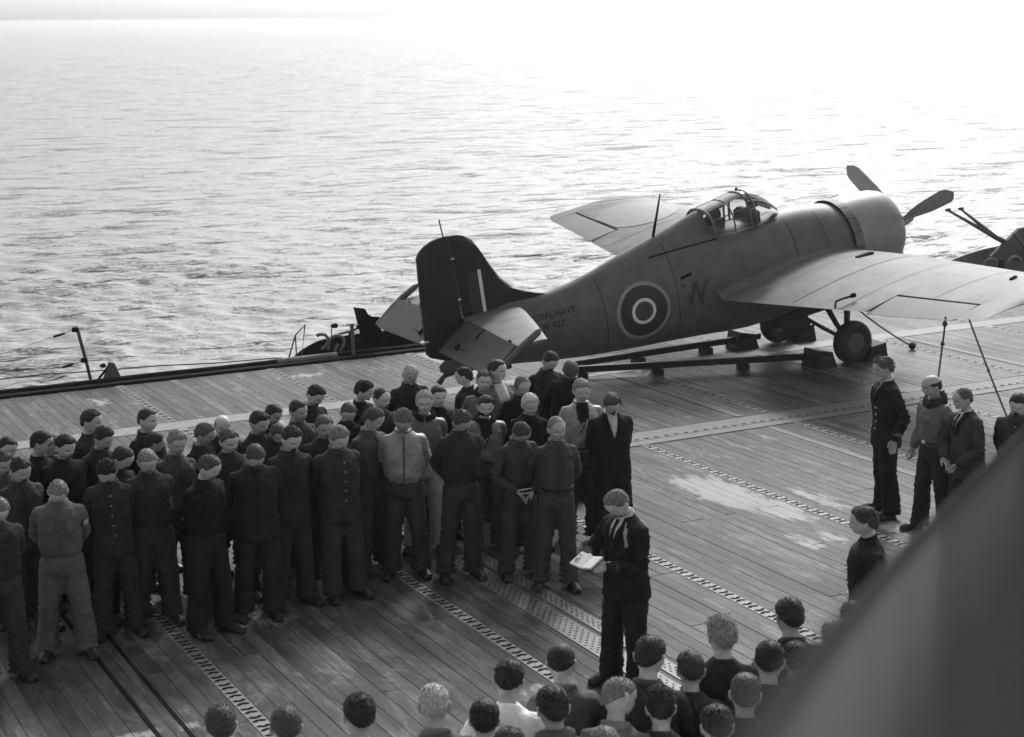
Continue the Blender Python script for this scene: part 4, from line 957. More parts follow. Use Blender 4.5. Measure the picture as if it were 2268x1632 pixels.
# ---- pose
def rot_between(a,b_):
    return np.array(Vector(a).rotation_difference(Vector(b_)).to_matrix())
def RX_(t): c,s_=math.cos(t),math.sin(t); return np.array([[1,0,0],[0,c,-s_],[0,s_,c]])
def RZ_(t): c,s_=math.cos(t),math.sin(t); return np.array([[c,-s_,0],[s_,c,0],[0,0,1]])
def RY_(t): c,s_=math.cos(t),math.sin(t); return np.array([[c,0,s_],[0,1,0],[-s_,0,c]])
def rig(pose, bow, turn, seed):
    r_=random.Random(seed); T={}
    def piv(Rm,p,par=None):   # rotate about rest point p, then the parent's motion
        t=p-Rm@p
        if par is None: return Rm,t
        return par[0]@Rm, par[0]@t+par[1]
    lean=R(r_.uniform(-2,5)+bow*.12); sway=R(r_.uniform(-3.2,3.2)); tws=R(r_.uniform(-9,9))
    T['pelvis']=(np.eye(3),np.zeros(3)); T['spine']=piv(RX_(lean*.6)@RY_(sway)@RZ_(tws),np.array((0,0,1.0)),T['pelvis']); T['chest']=piv(RX_(lean*.4),JR['chest'],T['spine'])
    T['neck']=piv(RX_(R(bow*.42)),JR['neck'],T['chest']); T['head']=piv(RX_(R(bow*.48))@RZ_(R(turn))@RY_(R(r_.uniform(-5,5))),JR['head'],T['neck']); hj=T['head'][0]@JR['head']+T['head'][1]; T['head']=(T['head'][0]*1.03, hj-T['head'][0]@JR['head']*1.03+np.array((0,-.012,-.022)))
    j=lambda s_: r_.uniform(-s_,s_)
    for n,s in (('L',1),('R',-1)):
        A,b0=T['chest']; S=A@JR['sh'+n]+b0
        if pose=='back': W=np.array((s*(.055+j(.02)),.175,.93+j(.03))); pole=np.array((s*1.0,.75,-.1)); hd=np.array((-s*.85,.05,-.5))
        elif pose=='front': W=np.array((s*(.10+j(.01)),-.20,.955+j(.04))); pole=np.array((s*1.0,.35,-.1)); hd=np.array((-s*.8,-.15,-.6))
        elif pose=='book': W=np.array((s*.11-.02,-.33,1.13 if s>0 else 1.15)); pole=np.array((s*.8,.5,-.9)); hd=np.array((-s*.35,-.9,.12))
        else: W=np.array((s*(.275+j(.015)),-.02+j(.03),.895)); pole=np.array((s*.35,1.0,0)); hd=np.array((-s*.05,-.20,-1.0))
        l1,l2=.285,.25; d=W-S; D=np.linalg.norm(d); D2=min(D,l1+l2-.006); u_=d/D; W=S+u_*D2
        a_=(l1*l1-l2*l2+D2*D2)/(2*D2); h=math.sqrt(max(0,l1*l1-a_*a_)); pl_=pole-u_*(pole@u_); pl_/=np.linalg.norm(pl_); E=S+u_*a_+pl_*h
        rd=np.array((s*SA,0,-CA))
        Ru=rot_between(rd,E-S); T['ua'+n]=(Ru,S-Ru@JR['sh'+n]); Rf=rot_between(rd,W-E); T['fa'+n]=(Rf,E-Rf@JR['el'+n]); Rh=rot_between(rd,hd/np.linalg.norm(hd)); T['ha'+n]=(Rh,W-Rh@JR['wr'+n])
        sp=R(r_.uniform(0,4.5))*s; fwd=R(r_.uniform(-4,4))
        T['th'+n]=piv(RY_(-sp)@RX_(fwd),JR['hip'+n]); T['sn'+n]=piv(RX_(-abs(fwd)*.5+0),JR['kn'+n],T['th'+n])
        Rm,t=T['sn'+n]; ap=Rm@JR['an'+n]+t; Rft=RZ_(s*R(r_.uniform(4,16))); T['ft'+n]=(Rft,ap-Rft@JR['an'+n]); 
    lowest=min((T['ft'+n][0]@JR['an'+n]+T['ft'+n][1])[2] for n in 'LR')-.09
    for k in T: T[k]=(T[k][0],T[k][1]-np.array((0,0,lowest)))
    return T
def skin_verts(V,W,T):
    out=np.zeros_like(V)
    for nm,i in BI.items():
        w_=W[:,i]; k=w_>1e-4
        if k.any(): A,b0=T[nm]; out[k]+=w_[k,None]*(V[k]@A.T+b0)
    return out
def posed(name,base,W,T,mat_,parent,tone=None,girth=1.0,smooth=True):
    V,F=base; P=skin_verts(V,W,T)
    if girth!=1.0: gg=1+(girth-1)*np.clip((1.50-P[:,2])/.10,0,1)*np.clip((P[:,2]-.0)/.25,.25,1); P[:,0]*=gg; P[:,1]*=gg
    me=bpy.data.meshes.new(name); me.from_pydata(P.tolist(),[],F); me.update()
    if smooth: me.shade_smooth()
    at=me.attributes.new('rest','FLOAT_VECTOR','POINT'); at.data.foreach_set('vector',V.astype(np.float32).ravel())
    me.materials.append(mat_); o=obj(name,me,None,parent)
    if tone is not None: o.color=(tone,tone,tone,1)
    return o
# ---- collars and trimmings in the rest pose
def ring_collar(r0,tr,z,dz=.018,seed=0,open_=0,lump=0.0,n=28):
    V=[];F=[];m_=8; rr=random.Random(seed); a0=-math.pi/2+open_; a1=3*math.pi/2-open_; closed=open_==0
    for i in range(n):
        a=a0+(a1-a0)*i/(n-(0 if closed else 1)); s_=math.sin(a); c=np.array((r0*math.cos(a),.018+r0*.92*s_,z+dz*s_)); rad=np.array((math.cos(a),s_,0))
        for k in range(m_):
            t=2*math.pi*k/m_; q=tr*(1+lump*rr.uniform(-1,1)); V.append(c+rad*q*math.cos(t)+np.array((0,0,1))*q*1.5*math.sin(t))
    for i in range(n if closed else n-1):
        for k in range(m_): j=(k+1)%m_; i2=(i+1)%n; F.append((i*m_+k,i2*m_+k,i2*m_+j,i*m_+j))
    if not closed: F.append(tuple(range(m_))); F.append(tuple((n-1)*m_+k for k in range(m_))[::-1])
    return np.array(V),F
def chest_y(x,z,p=.0):
    Z=[.775,.92,1.05,1.20,1.30,1.37,1.41,1.44,1.463,1.49]; rx=np.interp(z,Z,[.19,.188,.168,.178,.187,.186,.172,.135,.095,.07]); ry=np.interp(z,Z,[.147,.141,.127,.133,.136,.128,.112,.090,.074,.062]); cy=np.interp(z,Z,[0,0,0,0,-.002,0,.006,.012,.016,.018])
    return cy-(ry+p)*(max(0,1-(abs(x)/(rx+p))**2.2))**(1/2.2)
def patch(rows,off):
    """rows: list of (z, x0, x1) laid on the chest"""
    V=[];F=[];c=5
    for (z,x0,x1) in rows:
        for i in range(c): x=x0+(x1-x0)*i/(c-1); V.append((x,chest_y(x,z)-off,z))
    n=len(V)
    for (z,x0,x1) in rows:
        for i in range(c): x=x0+(x1-x0)*i/(c-1); V.append((x,chest_y(x,z)+.01,z))
    R_=len(rows)
    for r0 in range(R_-1):
        for i in range(c-1): a=r0*c+i; F.append((a,a+c,a+c+1,a+1))
    for r0 in range(R_-1):
        for i in (0,c-1): a=r0*c+i; F.append((a,a+n,a+n+c,a+c) if i==0 else (a,a+c,a+n+c,a+n))
    return np.array(V,float),F
SHIRT=patch([(1.492,-.050,.050),(1.46,-.052,.052),(1.42,-.042,.042),(1.36,-.028,.028),(1.30,-.014,.014),(1.265,-.003,.003)],.012)
TIE=patch([(1.475,-.014,.014),(1.45,-.016,.016),(1.40,-.014,.014),(1.34,-.017,.017),(1.28,-.012,.012)],.020)
LAPL=patch([(1.49,.050,.075),(1.45,.050,.095),(1.40,.038,.100),(1.38,.034,.078),(1.32,.018,.066),(1.25,.002,.030)],.018)
LAPR=(LAPL[0]*np.array((-1,1,1)),[f[::-1] for f in LAPL[1]])
PLACKET=patch([(1.45,-.012,.012),(1.36,-.012,.012),(1.2,-.012,.012),(1.06,-.012,.012),(1.0,-.012,.012)],.010)
PLACKET2=patch([(1.45,-.007,.007),(1.36,-.007,.007),(1.25,-.007,.007),(1.15,-.007,.007),(1.05,-.007,.007),(1.0,-.007,.007)],.034)
OPENSHIRT=patch([(1.49,-.055,.055),(1.44,-.070,.060),(1.36,-.065,.055),(1.25,-.060,.052),(1.12,-.055,.05),(1.0,-.05,.045)],.012)
PALEPATCH=patch([(1.26,.150,.178),(1.19,.150,.178)],.02)
def belt(z,rx,ry,h=.045):
    V=[];F=[];n=32
    for zz,k in ((z,0),(z+h,0),(z+h,.006),(z,.006)):
        for i in range(n):
            a=2*math.pi*i/n; c,s_=math.cos(a),math.sin(a); V.append(((rx+k)*math.copysign(abs(c)**(2/2.3),c),(ry+k)*math.copysign(abs(s_)**(2/2.3),s_),zz))
    for r0 in range(4):
        r1=(r0+1)%4
        for i in range(n): j=(i+1)%n; F.append((r0*n+i,r0*n+j,r1*n+j,r1*n+i))
    return np.array(V,float),F
POCKETL=patch([(1.335,.050,.120),(1.325,.048,.122),(1.23,.052,.120)],.013); POCKETR=(POCKETL[0]*np.array((-1,1,1)),[f[::-1] for f in POCKETL[1]])
BELT=belt(1.01,.170,.130); BELTL=belt(1.06,.176,.134)
def buttons(cols,zs,r0=.011,off=.022):
    V=[];F=[]
    for x in cols:
        for z in zs:
            y=chest_y(x,z)-off; b0=len(V)
            for q in range(2):
                for i in range(8): a=math.pi*i/4; V.append((x+r0*math.cos(a),y+.012*q,z+r0*math.sin(a)))
            F.append(tuple(b0+i for i in range(8))[::-1]); 
            for i in range(8): j=(i+1)%8; F.append((b0+i,b0+j,b0+8+j,b0+8+i))
    return np.array(V,float),F
BT1=buttons((.012,),(1.0,1.1,1.2,1.3,1.39),.008,.014)
def cuff(n,tone_r=.049):
    s=1 if n=='L' else -1; e,wr=JR['el'+n],JR['wr'+n]; d=(wr-e)/np.linalg.norm(wr-e); V,F=tube([wr-d*.012,wr+d*.014],[.044,.042],12); return np.array([tuple(v) for v in V],float),F
def stripes_cuff(n):
    e,wr=JR['el'+n],JR['wr'+n]; d=(wr-e)/np.linalg.norm(wr-e); V=[];F=[]
    for o_ in (.05,.068):
        v,f=tube([wr-d*(o_+.010),wr-d*o_],[.0535,.0532],14,cap=False); b0=len(V); V+=[tuple(x) for x in v]; F+=[tuple(i+b0 for i in q) for q in f]
    return np.array(V,float),F
OUT={ # top mesh, top tone, material, trouser tone, collar
 'jumper':('short',.014,'M_WOOL',.016,'crew'),'bd':('short',.030,'M_COTTON',.024,'fold'),'overall':('short',.026,'M_COTTON',.026,'foldb'),'overallp':('short',.050,'M_COTTON',.055,'fold'),
 'coat':('long',.013,'M_WOOL',.014,'fold'),'leather':('leather',.13,'M_LEATHER',.022,'leather'),'leatherd':('leather',.05,'M_LEATHER',.02,'fur1'),'flyer':('leather',.035,'M_LEATHER',.15,'flyer'),
 'whiteshirt':('leather',.05,'M_COTTON',.02,'openw'),'suit':('long',.013,'M_WOOL',.013,'suit'),'officer':('long',.016,'M_WOOL',.017,'officer'),'officerr':('long',.013,'M_WOOL',.013,'plain'),
 'dbl':('long',.014,'M_WOOL',.014,'dbl'),'fur':('leather',.045,'M_LEATHER',.018,'bigfur'),'white':('short',.50,'M_COTTON',.02,'crew'),'stripey':('short',.04,'M_WOOL',.02,'stripey')}
CREW=ring_collar(.066,.011,1.478,.016); FOLD=ring_collar(.074,.014,1.480,.020,1,.30,.12); FURC=ring_collar(.088,.030,1.470,.03,2,.12,.22); STAND=ring_collar(.064,.010,1.497,.018,3,.2); BIGF=ring_collar(.100,.040,1.455,.035,4,.0,.25)
PEOPLE=[
(3.9, 16.5, 1.006, 302, 8, 15, 'back', 'jumper', 'side', 'k', 'dark haired man in black jumper, tallest at the back left above the pale deck patch'),
(4.43, 16.32, 1.0, 295, 4, 5, 'side', 'coat', 'slick', 'k', 'man with centre-parted slick black hair and dark coat, alone behind the left crowd'),
(3.24, 15.84, 1.006, 318, 12, 20, 'back', 'jumper', 'short', 'k', 'dark head in black clothes at far left rear, turned away to the right'),
(5.13, 16.05, 0.949, 257, 6, 0, 'back', 'jumper', 'bald', 'b', 'balding man with shining forehead at the back of the left crowd'),
(3.83, 15.99, 0.983, 286, 18, 10, 'back', 'jumper', 'curly', 'k', 'man with curly dark quiff and dark jumper below the tallest man at back left'),
(3.45, 15.77, 0.989, 278, 14, 5, 'back', 'jumper', 'wavy', 'k', 'broad man in black crew neck jumper with thick dark hair, left part of crowd'),
(2.94, 16.08, 0.971, 290, 10, 0, 'back', 'jumper', 'short', 'k', 'rear man cut by the left edge, only part of a dark head'),
(4.33, 15.88, 0.914, 325, 14, 25, 'back', 'jumper', 'short', 'k', 'black haired man seen from behind his shoulder beside the curly blond man'),
(4.41, 15.34, 0.983, 269, 16, 0, 'back', 'bd', 'curly', 'f', 'curly fair haired man in open-collared dark battledress, middle of left crowd'),
(4.82, 15.79, 0.949, 308, 18, 10, 'back', 'coat', 'side', 'b', 'man with brown wavy hair turned to the right, dark coat, left of the balding man'),
(4.88, 15.11, 1.0, 267, 12, 5, 'back', 'jumper', 'wavy', 'b', 'square-faced man with receding brown hair just below the balding man'),
(5.34, 15.57, 1.017, 276, 16, 5, 'back', 'jumper', 'bowl', 'k', 'man with smooth black fringe and dark jumper, behind the front row'),
(5.75, 16.42, 0.926, 295, 20, 0, 'back', 'jumper', 'short', 'k', 'dark man whose face is in shade behind the man with a smooth black fringe'),
(3.43, 16.33, 0.914, 298, 16, 10, 'back', 'jumper', 'short', 'k', 'small dark head squeezed between two men at the rear left'),
(2.86, 15.56, 0.971, 279, 20, 0, 'back', 'bd', 'curly', 'b', 'curly brown haired man half cut by the left edge of the picture'),
(2.92, 15.16, 0.989, 284, 18, 8, 'back', 'overall', 'wavy', 'k', 'man in dark overalls with white neck showing, front left near the edge'),
(3.8, 15.17, 0.977, 296, 22, 10, 'back', 'jumper', 'short', 'k', 'man with short dark hair and big nose looking down, third row at left'),
(4.03, 14.82, 0.994, 263, 28, 0, 'back', 'jumper', 'short', 'f', 'fair haired boyish man in black jumper with head bowed, front left'),
(3.62, 14.69, 1.0, 261, 34, 0, 'back', 'coat', 'tousled', 'k', 'bowed man with tousled dark hair over his face, beside the loose grey overalls'),
(4.37, 14.29, 1.0, 293, 20, 15, 'back', 'jumper', 'short', 'b', 'man in black jumper looking down to the right, fourth in the front row'),
(4.92, 14.45, 1.017, 256, 40, 0, 'back', 'coat', 'short', 'b', 'man in dark coat with head bowed so deeply only his crown shows, front row'),
(3.08, 14.41, 0.971, 258, 42, 0, 'back', 'overallp', 'crop', 'f', 'man in loose grey overalls with pale sleeve patch and close-cropped fair hair'),
(2.47, 14.05, 0.971, 275, 30, 0, 'back', 'jumper', 'crop', 'f', 'front man cut by the left edge with only a bright sliver of head showing'),
(5.93, 15.92, 1.0, 279, 14, 10, 'back', 'overall', 'slick', 'k', 'broad dark haired man in open work jacket, rear centre left'),
(6.33, 16.74, 0.983, 294, 24, 0, 'side', 'coat', 'wavy', 'k', 'man in black coat with raised collar in front of the studded deck strip'),
(5.57, 15.63, 0.926, 265, 22, 0, 'back', 'bd', 'short', 'b', 'man with light battledress collar peering between two front men'),
(5.34, 14.69, 1.029, 270, 20, 5, 'back', 'coat', 'curly', 'k', 'tall man in dark coat with thick dark curls, looking down, front row centre left'),
(5.85, 15.07, 1.006, 259, 16, 5, 'back', 'jumper', 'short', 'b', 'square-jawed man with brushed-up brown hair, second row centre left'),
(5.82, 14.63, 1.017, 268, 24, 8, 'back', 'coat', 'side', 'f', 'man with fair side parting falling over his brow, long dark jumper, front row'),
(6.46, 16.0, 0.949, 258, 26, 0, 'back', 'jumper', 'short', 'b', 'small man in the shade behind the man with side parting, eyes down'),
(6.88, 16.59, 0.983, 297, 18, 20, 'side', 'jumper', 'curly', 'k', 'man with dark bushy curls at the rear, face turned right'),
(6.91, 16.15, 0.977, 282, 14, 12, 'back', 'jumper', 'thin', 'k', 'thin-faced man with receding dark hair beside the bushy curled man'),
(6.41, 15.25, 0.994, 287, 22, 15, 'back', 'bd', 'wavy', 'b', 'man with wavy brown hair bending forward beside the pale leather jacket'),
(6.64, 14.9, 1.029, 241, 34, 0, 'back', 'leather', 'tousled', 'f', 'man in shiny pale leather jacket with fair hair falling over his bowed face'),
(7.73, 17.11, 0.994, 251, 26, 0, 'side', 'coat', 'short', 'w', 'man with nearly white cropped hair in dark coat, far back under the tail'),
(7.17, 15.55, 1.006, 245, 6, 0, 'back', 'flyer', 'curly', 'w', 'very blond man in dark flying jacket, white belt and pale trousers'),
(7.49, 15.91, 0.983, 260, 8, 5, 'back', 'jumper', 'slick', 'k', 'smiling high-browed dark man between two very blond men'),
(8.3, 16.83, 0.949, 134, 10, 0, 'side', 'coat', 'short', 'k', 'man in dark hooded coat seen from behind, directly beneath the tailplane'),
(7.09, 14.54, 1.029, 259, 34, 15, 'back', 'jumper', 'curly', 'b', 'man in tight black jumper with curly hair bowing to the right, front row centre'),
(8.23, 16.27, 0.989, 248, 8, 0, 'back', 'leatherd', 'wavy', 'b', 'frowning man in flying jacket with dark fur collar, behind the bearded man'),
(8.43, 16.3, 1.046, 283, -2, 25, 'side', 'whiteshirt', 'slick', 'k', 'tall black haired man with bright white shirt under open jacket looking right'),
(8.57, 15.95, 0.983, 257, 24, 0, 'back', 'coat', 'thin', 'g', 'grey haired man with dark goggles band and black coat under the aircraft tail'),
(9.37, 16.89, 1.006, 271, 28, 5, 'back', 'jumper', 'short', 'k', 'rearmost man in black jumper looking down, in front of the fuselage'),
(9.42, 16.46, 0.994, 255, 34, 0, 'back', 'coat', 'stripe', 'b', 'man in a striped knitted cap and dark coat near the chock beams'),
(7.74, 15.25, 0.971, 243, 10, 0, 'back', 'leatherd', 'side', 'k', 'man with full dark beard and open collared jacket'),
(8.12, 15.03, 0.994, 250, 16, 3, 'back', 'jumper', 'bowl', 'w', 'blond man with thick mop of hair and white collar edge, second row'),
(8.78, 15.04, 1.029, 245, 16, 0, 'side', 'leather', 'wavy', 'f', 'sandy haired man in open pale leather flying jacket, right end of the crowd'),
(7.61, 14.27, 0.971, 257, 42, 15, 'front', 'overall', 'crop', 'b', 'man in overalls bowed far forward with a white looped lanyard at his waist'),
(7.77, 13.8, 1.006, 246, 10, 10, 'back', 'overall', 'thin', 'f', 'fair man in belted dark overall with head up, right of front row'),
(8.84, 14.51, 1.017, 258, 36, 5, 'back', 'suit', 'bowl', 'b', 'rightmost man of the crowd in dark suit with white V of shirt, head bowed'),
(7.03, 11.31, 1.017, 199, 32, 0, 'book', 'officer', 'short', 'g', 'officer in dark uniform standing alone and reading from a small white open book'),
(12.17, 14.09, 1.051, 157, 8, -10, 'side', 'dbl', 'quiff', 'b', 'tall officer in double-breasted uniform with brass buttons looking left'),
(12.16, 13.29, 1.017, 183, 6, -15, 'side', 'fur', 'bald', 'k', 'balding man in leather jacket with thick fur collar and light belt buckle'),
(12.11, 12.73, 0.994, 177, 8, -10, 'front', 'suit', 'thin', 'b', 'man in dark suit with white collar behind the fur collared man'),
(12.38, 12.36, 0.994, 215, 22, 0, 'back', 'coat', 'short', 'k', 'dark haired man at the right edge half hidden by the canvas screen'),
(8.28, 9.75, 1.017, 138, 4, -6, 'side', 'officerr', 'side', 'b', 'man in dark uniform shown in sharp left profile, cut by the canvas screen'),
(4.79, 8.4, 0.994, 68, 26, -8, 'front', 'bd', 'slick', 'k', 'man seen from behind with close dark hair and bare white neck, beside the reading officer'),
(4.33, 8.34, 0.994, 65, 20, 0, 'front', 'white', 'wavy', 'k', 'back view of dark haired man in a white jersey, the palest back in front'),
(4.35, 7.71, 1.029, 66, 10, 0, 'front', 'stripey', 'bowl', 'k', 'back view of sleek black hair above a striped woollen collar'),
(4.72, 7.7, 1.017, 48, 34, -40, 'front', 'bd', 'crop', 'f', 'fair cropped man seen from behind bending his head to the left'),
(5.16, 8.07, 1.051, 53, 18, -10, 'front', 'coat', 'short', 'k', 'back view of man in wide-shouldered black coat right of the reading officer'),
(4.98, 7.63, 0.966, 55, 14, 10, 'front', 'jumper', 'tousled', 'k', 'back view of man with windblown dark hair standing on end'),
(4.06, 8.03, 0.96, 66, 12, 0, 'front', 'bd', 'bowl', 'k', 'back view of man with heavy black hair swept back, left of the striped collar'),
(5.47, 8.06, 0.954, 54, 16, 5, 'front', 'jumper', 'side', 'b', 'back view of brown haired man half veiled by the blurred canvas edge'),
(5.8, 8.21, 1.029, 60, 12, 0, 'front', 'jumper', 'tousled', 'f', 'back view of man with rough light hair just left of the canvas screen'),
(3.97, 7.54, 0.971, 62, 20, 0, 'front', 'coat', 'curly', 'b', 'crown of brown hair at the bottom edge below the white jersey'),
(4.44, 7.34, 0.96, 69, 24, 0, 'front', 'white', 'short', 'f', 'only crown and pale shoulder showing at the bottom edge, centre right'),
(2.63, 8.58, 0.994, 79, 12, 0, 'front', 'white', 'crop', 'b', 'back view of short brown hair and bright neck, leftmost head of the foreground'),
(2.95, 8.34, 0.994, 75, 16, 0, 'front', 'bd', 'short', 'b', 'back view of round brown head beside the bottom end of the studded strip'),
(3.36, 8.26, 1.006, 66, 18, 10, 'front', 'leather', 'curly', 'k', 'back view of dark curls over a light scarf-like collar, bottom centre left'),
(3.79, 8.12, 1.017, 65, 16, 0, 'front', 'bd', 'crop', 'w', 'back view of round very fair head in grey blouse, bottom centre'),
(6.37, 8.22, 1.034, 64, 12, 0, 'front', 'coat', 'short', 'k', 'back view of dark head and collar standing before the studded strip, right foreground'),
(6.96, 8.31, 0.949, 70, 20, -30, 'front', 'jumper', 'short', 'k', 'top of a dark head just below the man in profile, beside the canvas'),
(6.48, 7.85, 1.011, 66, 22, -20, 'front', 'jumper', 'short', 'f', 'lighter crown of a head tucked into the canvas edge at right'),
(5.8, 7.71, 1.023, 58, 14, 0, 'front', 'jumper', 'short', 'k', 'left one of two blurred dark heads behind the canvas edge'),
(6.18, 7.98, 0.931, 52, 14, 0, 'front', 'coat', 'wavy', 'k', 'right one of two blurred dark heads behind the canvas edge'),(5.45, 7.44, 1.006, 58, 14, 0, 'front', 'coat', 'short', 'b', 'blurred brown head and dark shoulders against the canvas, below the two blurred dark heads'),
(5.03, 7.14, 0.994, 55, 16, 5, 'front', 'jumper', 'wavy', 'k', 'blurred dark back of a man in the bottom row beside the canvas edge'),

]
def person(i,x,y,k,fa,bow,turn,pose,fit,hair,tone,lab):
    r_=random.Random(i*13+5); root=empty('person',(x,y,0),R(fa+90)); root.scale=(k,k,k)
    grp='men bowing their heads in the crowd' if i<50 else ('men listening at the right' if 51<=i<=55 else ('men in the foreground seen from behind' if i>55 else None))
    tag(root,lab,'person',grp)
    T=rig(pose,bow,turn,i+100); g=r_.uniform(.97,1.12)
    top,tt,mt,tr,col=OUT[fit]; tt*=1.7; tr*=1.7; tt*=1.5 if 51<=i<=55 else 1; MT=globals()[mt]; jit=r_.uniform(.6,1.9)
    if i>55: tt*=1.5
    posed('body',B_BODY,wts('body',B_BODY[0]),T,M_SKIN,root,girth=g)
    kk=r_.randrange(len(B_TOP[top])); nm='jumper' if fit in('jumper','white','stripey') else ('overalls' if fit.startswith('overall') else 'jacket')
    jk=posed(nm,B_TOP[top][kk],wts(top+str(kk),B_TOP[top][kk][0]),T,MT,root,tt*jit,g)
    kk=r_.randrange(2); posed('trousers',B_TRO[kk],wts('tr%d'%kk,B_TRO[kk][0]),T,M_COTTON,root,tr*jit,g)
    for s in (1,-1): posed('shoe',B_SHOE[s],wts('shoe%d'%s,B_SHOE[s][0]),T,M_LEATHER,root,.02)
    def add(name,key,base,m_,tn,gg=None): 
        o=posed(name,base,wts(key,base[0]),T,m_,root,tn,g if gg is None else gg); return o
    if col=='crew': add('collar','crew',CREW,M_WOOL,tt*jit*1.3)
    if col in('fold','foldb'): add('collar','fold',FOLD,M_COTTON,tt*jit*1.5); add('placket','plk',PLACKET,M_COTTON,tt*jit*.8)
    if col in('fold','foldb') and fit!='coat': add('pocket','pkl',POCKETL,M_COTTON,tt*jit*1.25); add('pocket','pkr',POCKETR,M_COTTON,tt*jit*1.25)
    if fit=='coat' and i in(18,28,54): add('buttons','bt1',BT1,M_BRASS,.3)
    if col=='foldb': add('belt','belt',BELT,M_LEATHER,.02)
    if col=='leather': add('collar','fold',FOLD,M_LEATHER,.05); add('jacket_front','opn' if i==46 else 'plk2',OPENSHIRT if i in(46,) else PLACKET2,M_WOOL if i==46 else M_LEATHER,.018 if i==46 else .06) if i<56 else None
    if col=='fur1': add('fur_collar','fur',FURC,M_FUR,.02); add('jersey_front','opn',OPENSHIRT,M_WOOL,.016)
    if col=='flyer': add('fur_collar','fur',FURC,M_FUR,.016); add('belt','belt',BELT,M_COTTON,.6)
    if col=='openw': add('shirt_front','opn',OPENSHIRT,M_COTTON,.62); add('collar','fold',FOLD,M_COTTON,.5)
    if col in('suit','officer','dbl'):
        add('shirt_front','shirt',SHIRT,M_COTTON,.55 if col!='dbl' else .3); add('collar','stand',STAND,M_COTTON,.55); add('lapel','lapl',LAPL,M_WOOL,.016); add('lapel','lapr',LAPR,M_WOOL,.016)
        if col!='suit' or i==53: add('tie','tie',TIE,M_WOOL,.02)
    if col=='plain': add('collar','stand',STAND,M_WOOL,.02); b_=buttons((.05,-.05),(1.02,1.14,1.26),.010); add('buttons','btn2',b_,M_BRASS,.4)
    if col=='dbl': b_=buttons((.055,-.055),(.98,1.06,1.14,1.22),.011); add('buttons','btn1',b_,M_BRASS,.4); [add('cuff_stripes','cs'+n,stripes_cuff(n),M_COTTON,.25) for n in 'LR']
    if col=='bigfur': add('fur_collar','bigf',BIGF,M_FUR,.05); add('belt','belt',BELT,M_LEATHER,.03); b_=buttons((.0,),(1.03,),.022,.03); add('belt_buckle','bkl',b_,M_PAPER,.7)
    if col=='stripey': add('collar','fur',FURC,M_FUR,.16)
    if col=='officer':
        for n in 'LR': add('shirt_cuff','cf'+n,cuff(n),M_COTTON,.6,1.0); add('cuff_stripes','cs'+n,stripes_cuff(n),M_COTTON,.10)
        V,F=patch([(1.46,.072,.082),(1.40,.098,.108),(1.34,.115,.124),(1.28,.12,.128)],.022); add('shoulder_cord','cord',(V,F),M_COTTON,.35)
        V,F=MB().box((-.20,.02,.93),(.012,.10,.075),rz=.2).V,MB().box((-.20,.02,.93),(.012,.10,.075),rz=.2).F; q=mesh('pocket_paper',[(v[0],v[1],v[2]) for v in V],F); obj('pocket_paper',q,M_PAPER,root)
    if i==21: add('sleeve_patch','slv',(lambda vf:(np.array(vf[0],float),vf[1]))(MB().box((.268,-.060,1.30),(.05,.006,.06),rx=0,rz=.2,ry=-.6).__dict__ and (lambda b:(b.V,b.F))(MB().box((.268,-.060,1.30),(.05,.01,.06),rz=.2,ry=-.7))),M_COTTON,.45,1.0)
    if i==47:
        q=MB(); q.tube([(-.17,-.18,.98),(-.10,-.205,.965),(.0,-.215,.955),(.09,-.21,.965),(.12,-.20,.99),(.05,-.205,1.0),(-.03,-.21,.995),(-.12,-.20,.985)],.006,6); q.tube([(.09,-.21,.97),(.14,-.20,1.0),(.16,-.195,.97),(.12,-.2,.96)],.009,6); q.build('white_lanyard',M_PAPER,root)
    if i==41: add('goggle_band','gog',(lambda r0:(r0[0]+np.array((0,-.018,.175)),r0[1]))(ring_collar(.088,.007,1.485,0,5)),M_LEATHER,.02,1.0)
    if i==44:   # beard
        V=[];F=[];nn=15;zs=(1.60,1.585,1.57,1.555,1.54,1.528)
        for z in zs:
            for q in range(nn):
                a=-math.pi+.15+(math.pi-.3)*q/(nn-1); p=np.array(head_pt(z,a)); off=.008+.004*math.sin(q*3+z*300); 
                if (abs(p[0])<.022 and z>1.568) or (abs(p[0])<.05 and z>1.588): off=-.012
                p=p+np.array((p[0]*.08,-off,-off*.4)); V.append(p)
        for r0 in range(5):
            for q in range(nn-1): F.append((r0*nn+q,(r0+1)*nn+q,(r0+1)*nn+q+1,r0*nn+q+1))
        add('beard','beard',(np.array(V,float),F),M_FUR,.012,1.0)
    h=obj('knitted_cap' if hair=='stripe' else 'hair',get_hair(hair,r_.randrange(2) if hair not in('stripe','bald','thin','quiff') else 0),None,root)
    A,b0=T['head']; M4=Matrix([list(A[0])+[0],list(A[1])+[0],list(A[2])+[0],[0,0,0,1]]); M4.translation=Vector(A@HO+b0); h.matrix_local=M4
    hv=HT[tone]*r_.uniform(.8,1.25); h.color=(hv,hv,hv,1)
    return root,T
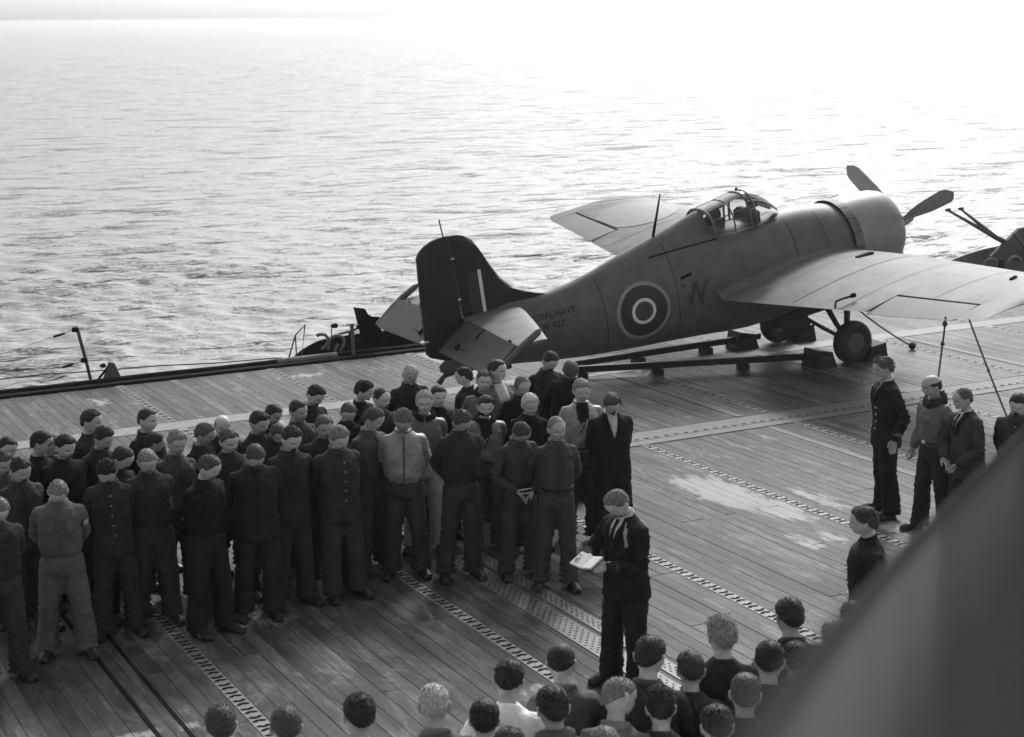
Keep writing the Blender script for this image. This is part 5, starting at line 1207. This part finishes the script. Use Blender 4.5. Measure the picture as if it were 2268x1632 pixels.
for i,pz in enumerate(PEOPLE): 
    root,T=person(i,*pz)
    if i==50:
        bk=empty('prayer_book',root.location,root.rotation_euler.z); bk.scale=root.scale; tag(bk,'small open white book held in the hands of the reading officer','book')
        for s in (-1,1):
            M_=Matrix.Translation((s*.056-.02,-.475,1.185))@Matrix.Rotation(R(20),4,'X')@Matrix.Rotation(R(s*-12),4,'Y')
            q=MB().box((0,0,0),(.108,.165,.016)); o=obj('pages',mesh('pages',[M_@Vector(v) for v in q.V],q.F),M_PAPER,bk)
            q=MB().box((s*.002,0,-.011),(.116,.175,.005)); obj('cover',mesh('cover',[M_@Vector(v) for v in q.V],q.F),M_BLACK,bk)
# ================================================================ CANVAS SCREEN beside the viewpoint
M_CANVAS=mat('grey_canvas',.07,.9,.12,3,.3,70)
cs=empty('canvas_screen',(1.2,1.5,4.0)); tag(cs,'large dark grey canvas wind screen rising close to the viewpoint, blurred, lower right','canvas screen')
edge=[Vector(p) for p in ((2.204, 2.044, 4.852),(1.883, 1.86, 4.821),(1.418, 1.535, 4.843),(1.105, 1.255, 4.916),(0.848, 1.005, 4.994),(0.639, 0.787, 5.073),(0.503, 0.641, 5.129),(0.391, 0.516, 5.18),(0.314, 0.427, 5.217),(0.25, 0.352, 5.248),(0.2, 0.292, 5.272))]
EP=[]
for a,b_ in zip(edge[:-1],edge[1:]):
    for t in np.linspace(0,1,6,endpoint=False): EP.append(a.lerp(b_,t))
EP.append(edge[-1]); V=[];F=[];nr=9
for i,p in enumerate(EP):
    for j in range(nr): 
        t=j/(nr-1); wv=(.006*math.sin(i*.7))*max(0,t-.4); V.append((p.x+wv-1.2+.05*t,p.y+wv-1.5-.05*t,p.z-1.9*t-4.0))
for i in range(len(EP)-1):
    for j in range(nr-1): F.append((i*nr+j,(i+1)*nr+j,(i+1)*nr+j+1,i*nr+j+1))
o=obj('canvas',mesh('canvas',V,F,True),M_CANVAS,cs); sm=o.modifiers.new('s','SOLIDIFY'); sm.thickness=.006
q=MB(); q.tube([(p.x-1.2,p.y-1.5,p.z-4.0+.002) for p in EP],.004,8); q.build('edge_rope',M_BLACK,cs,True)
q=MB(); q.tube([(2.204-1.2,2.044-1.5,4.88-4.0),(2.204-1.2,2.044-1.5,-4.0)],.03,8); q.build('support_post',M_STEEL,cs)
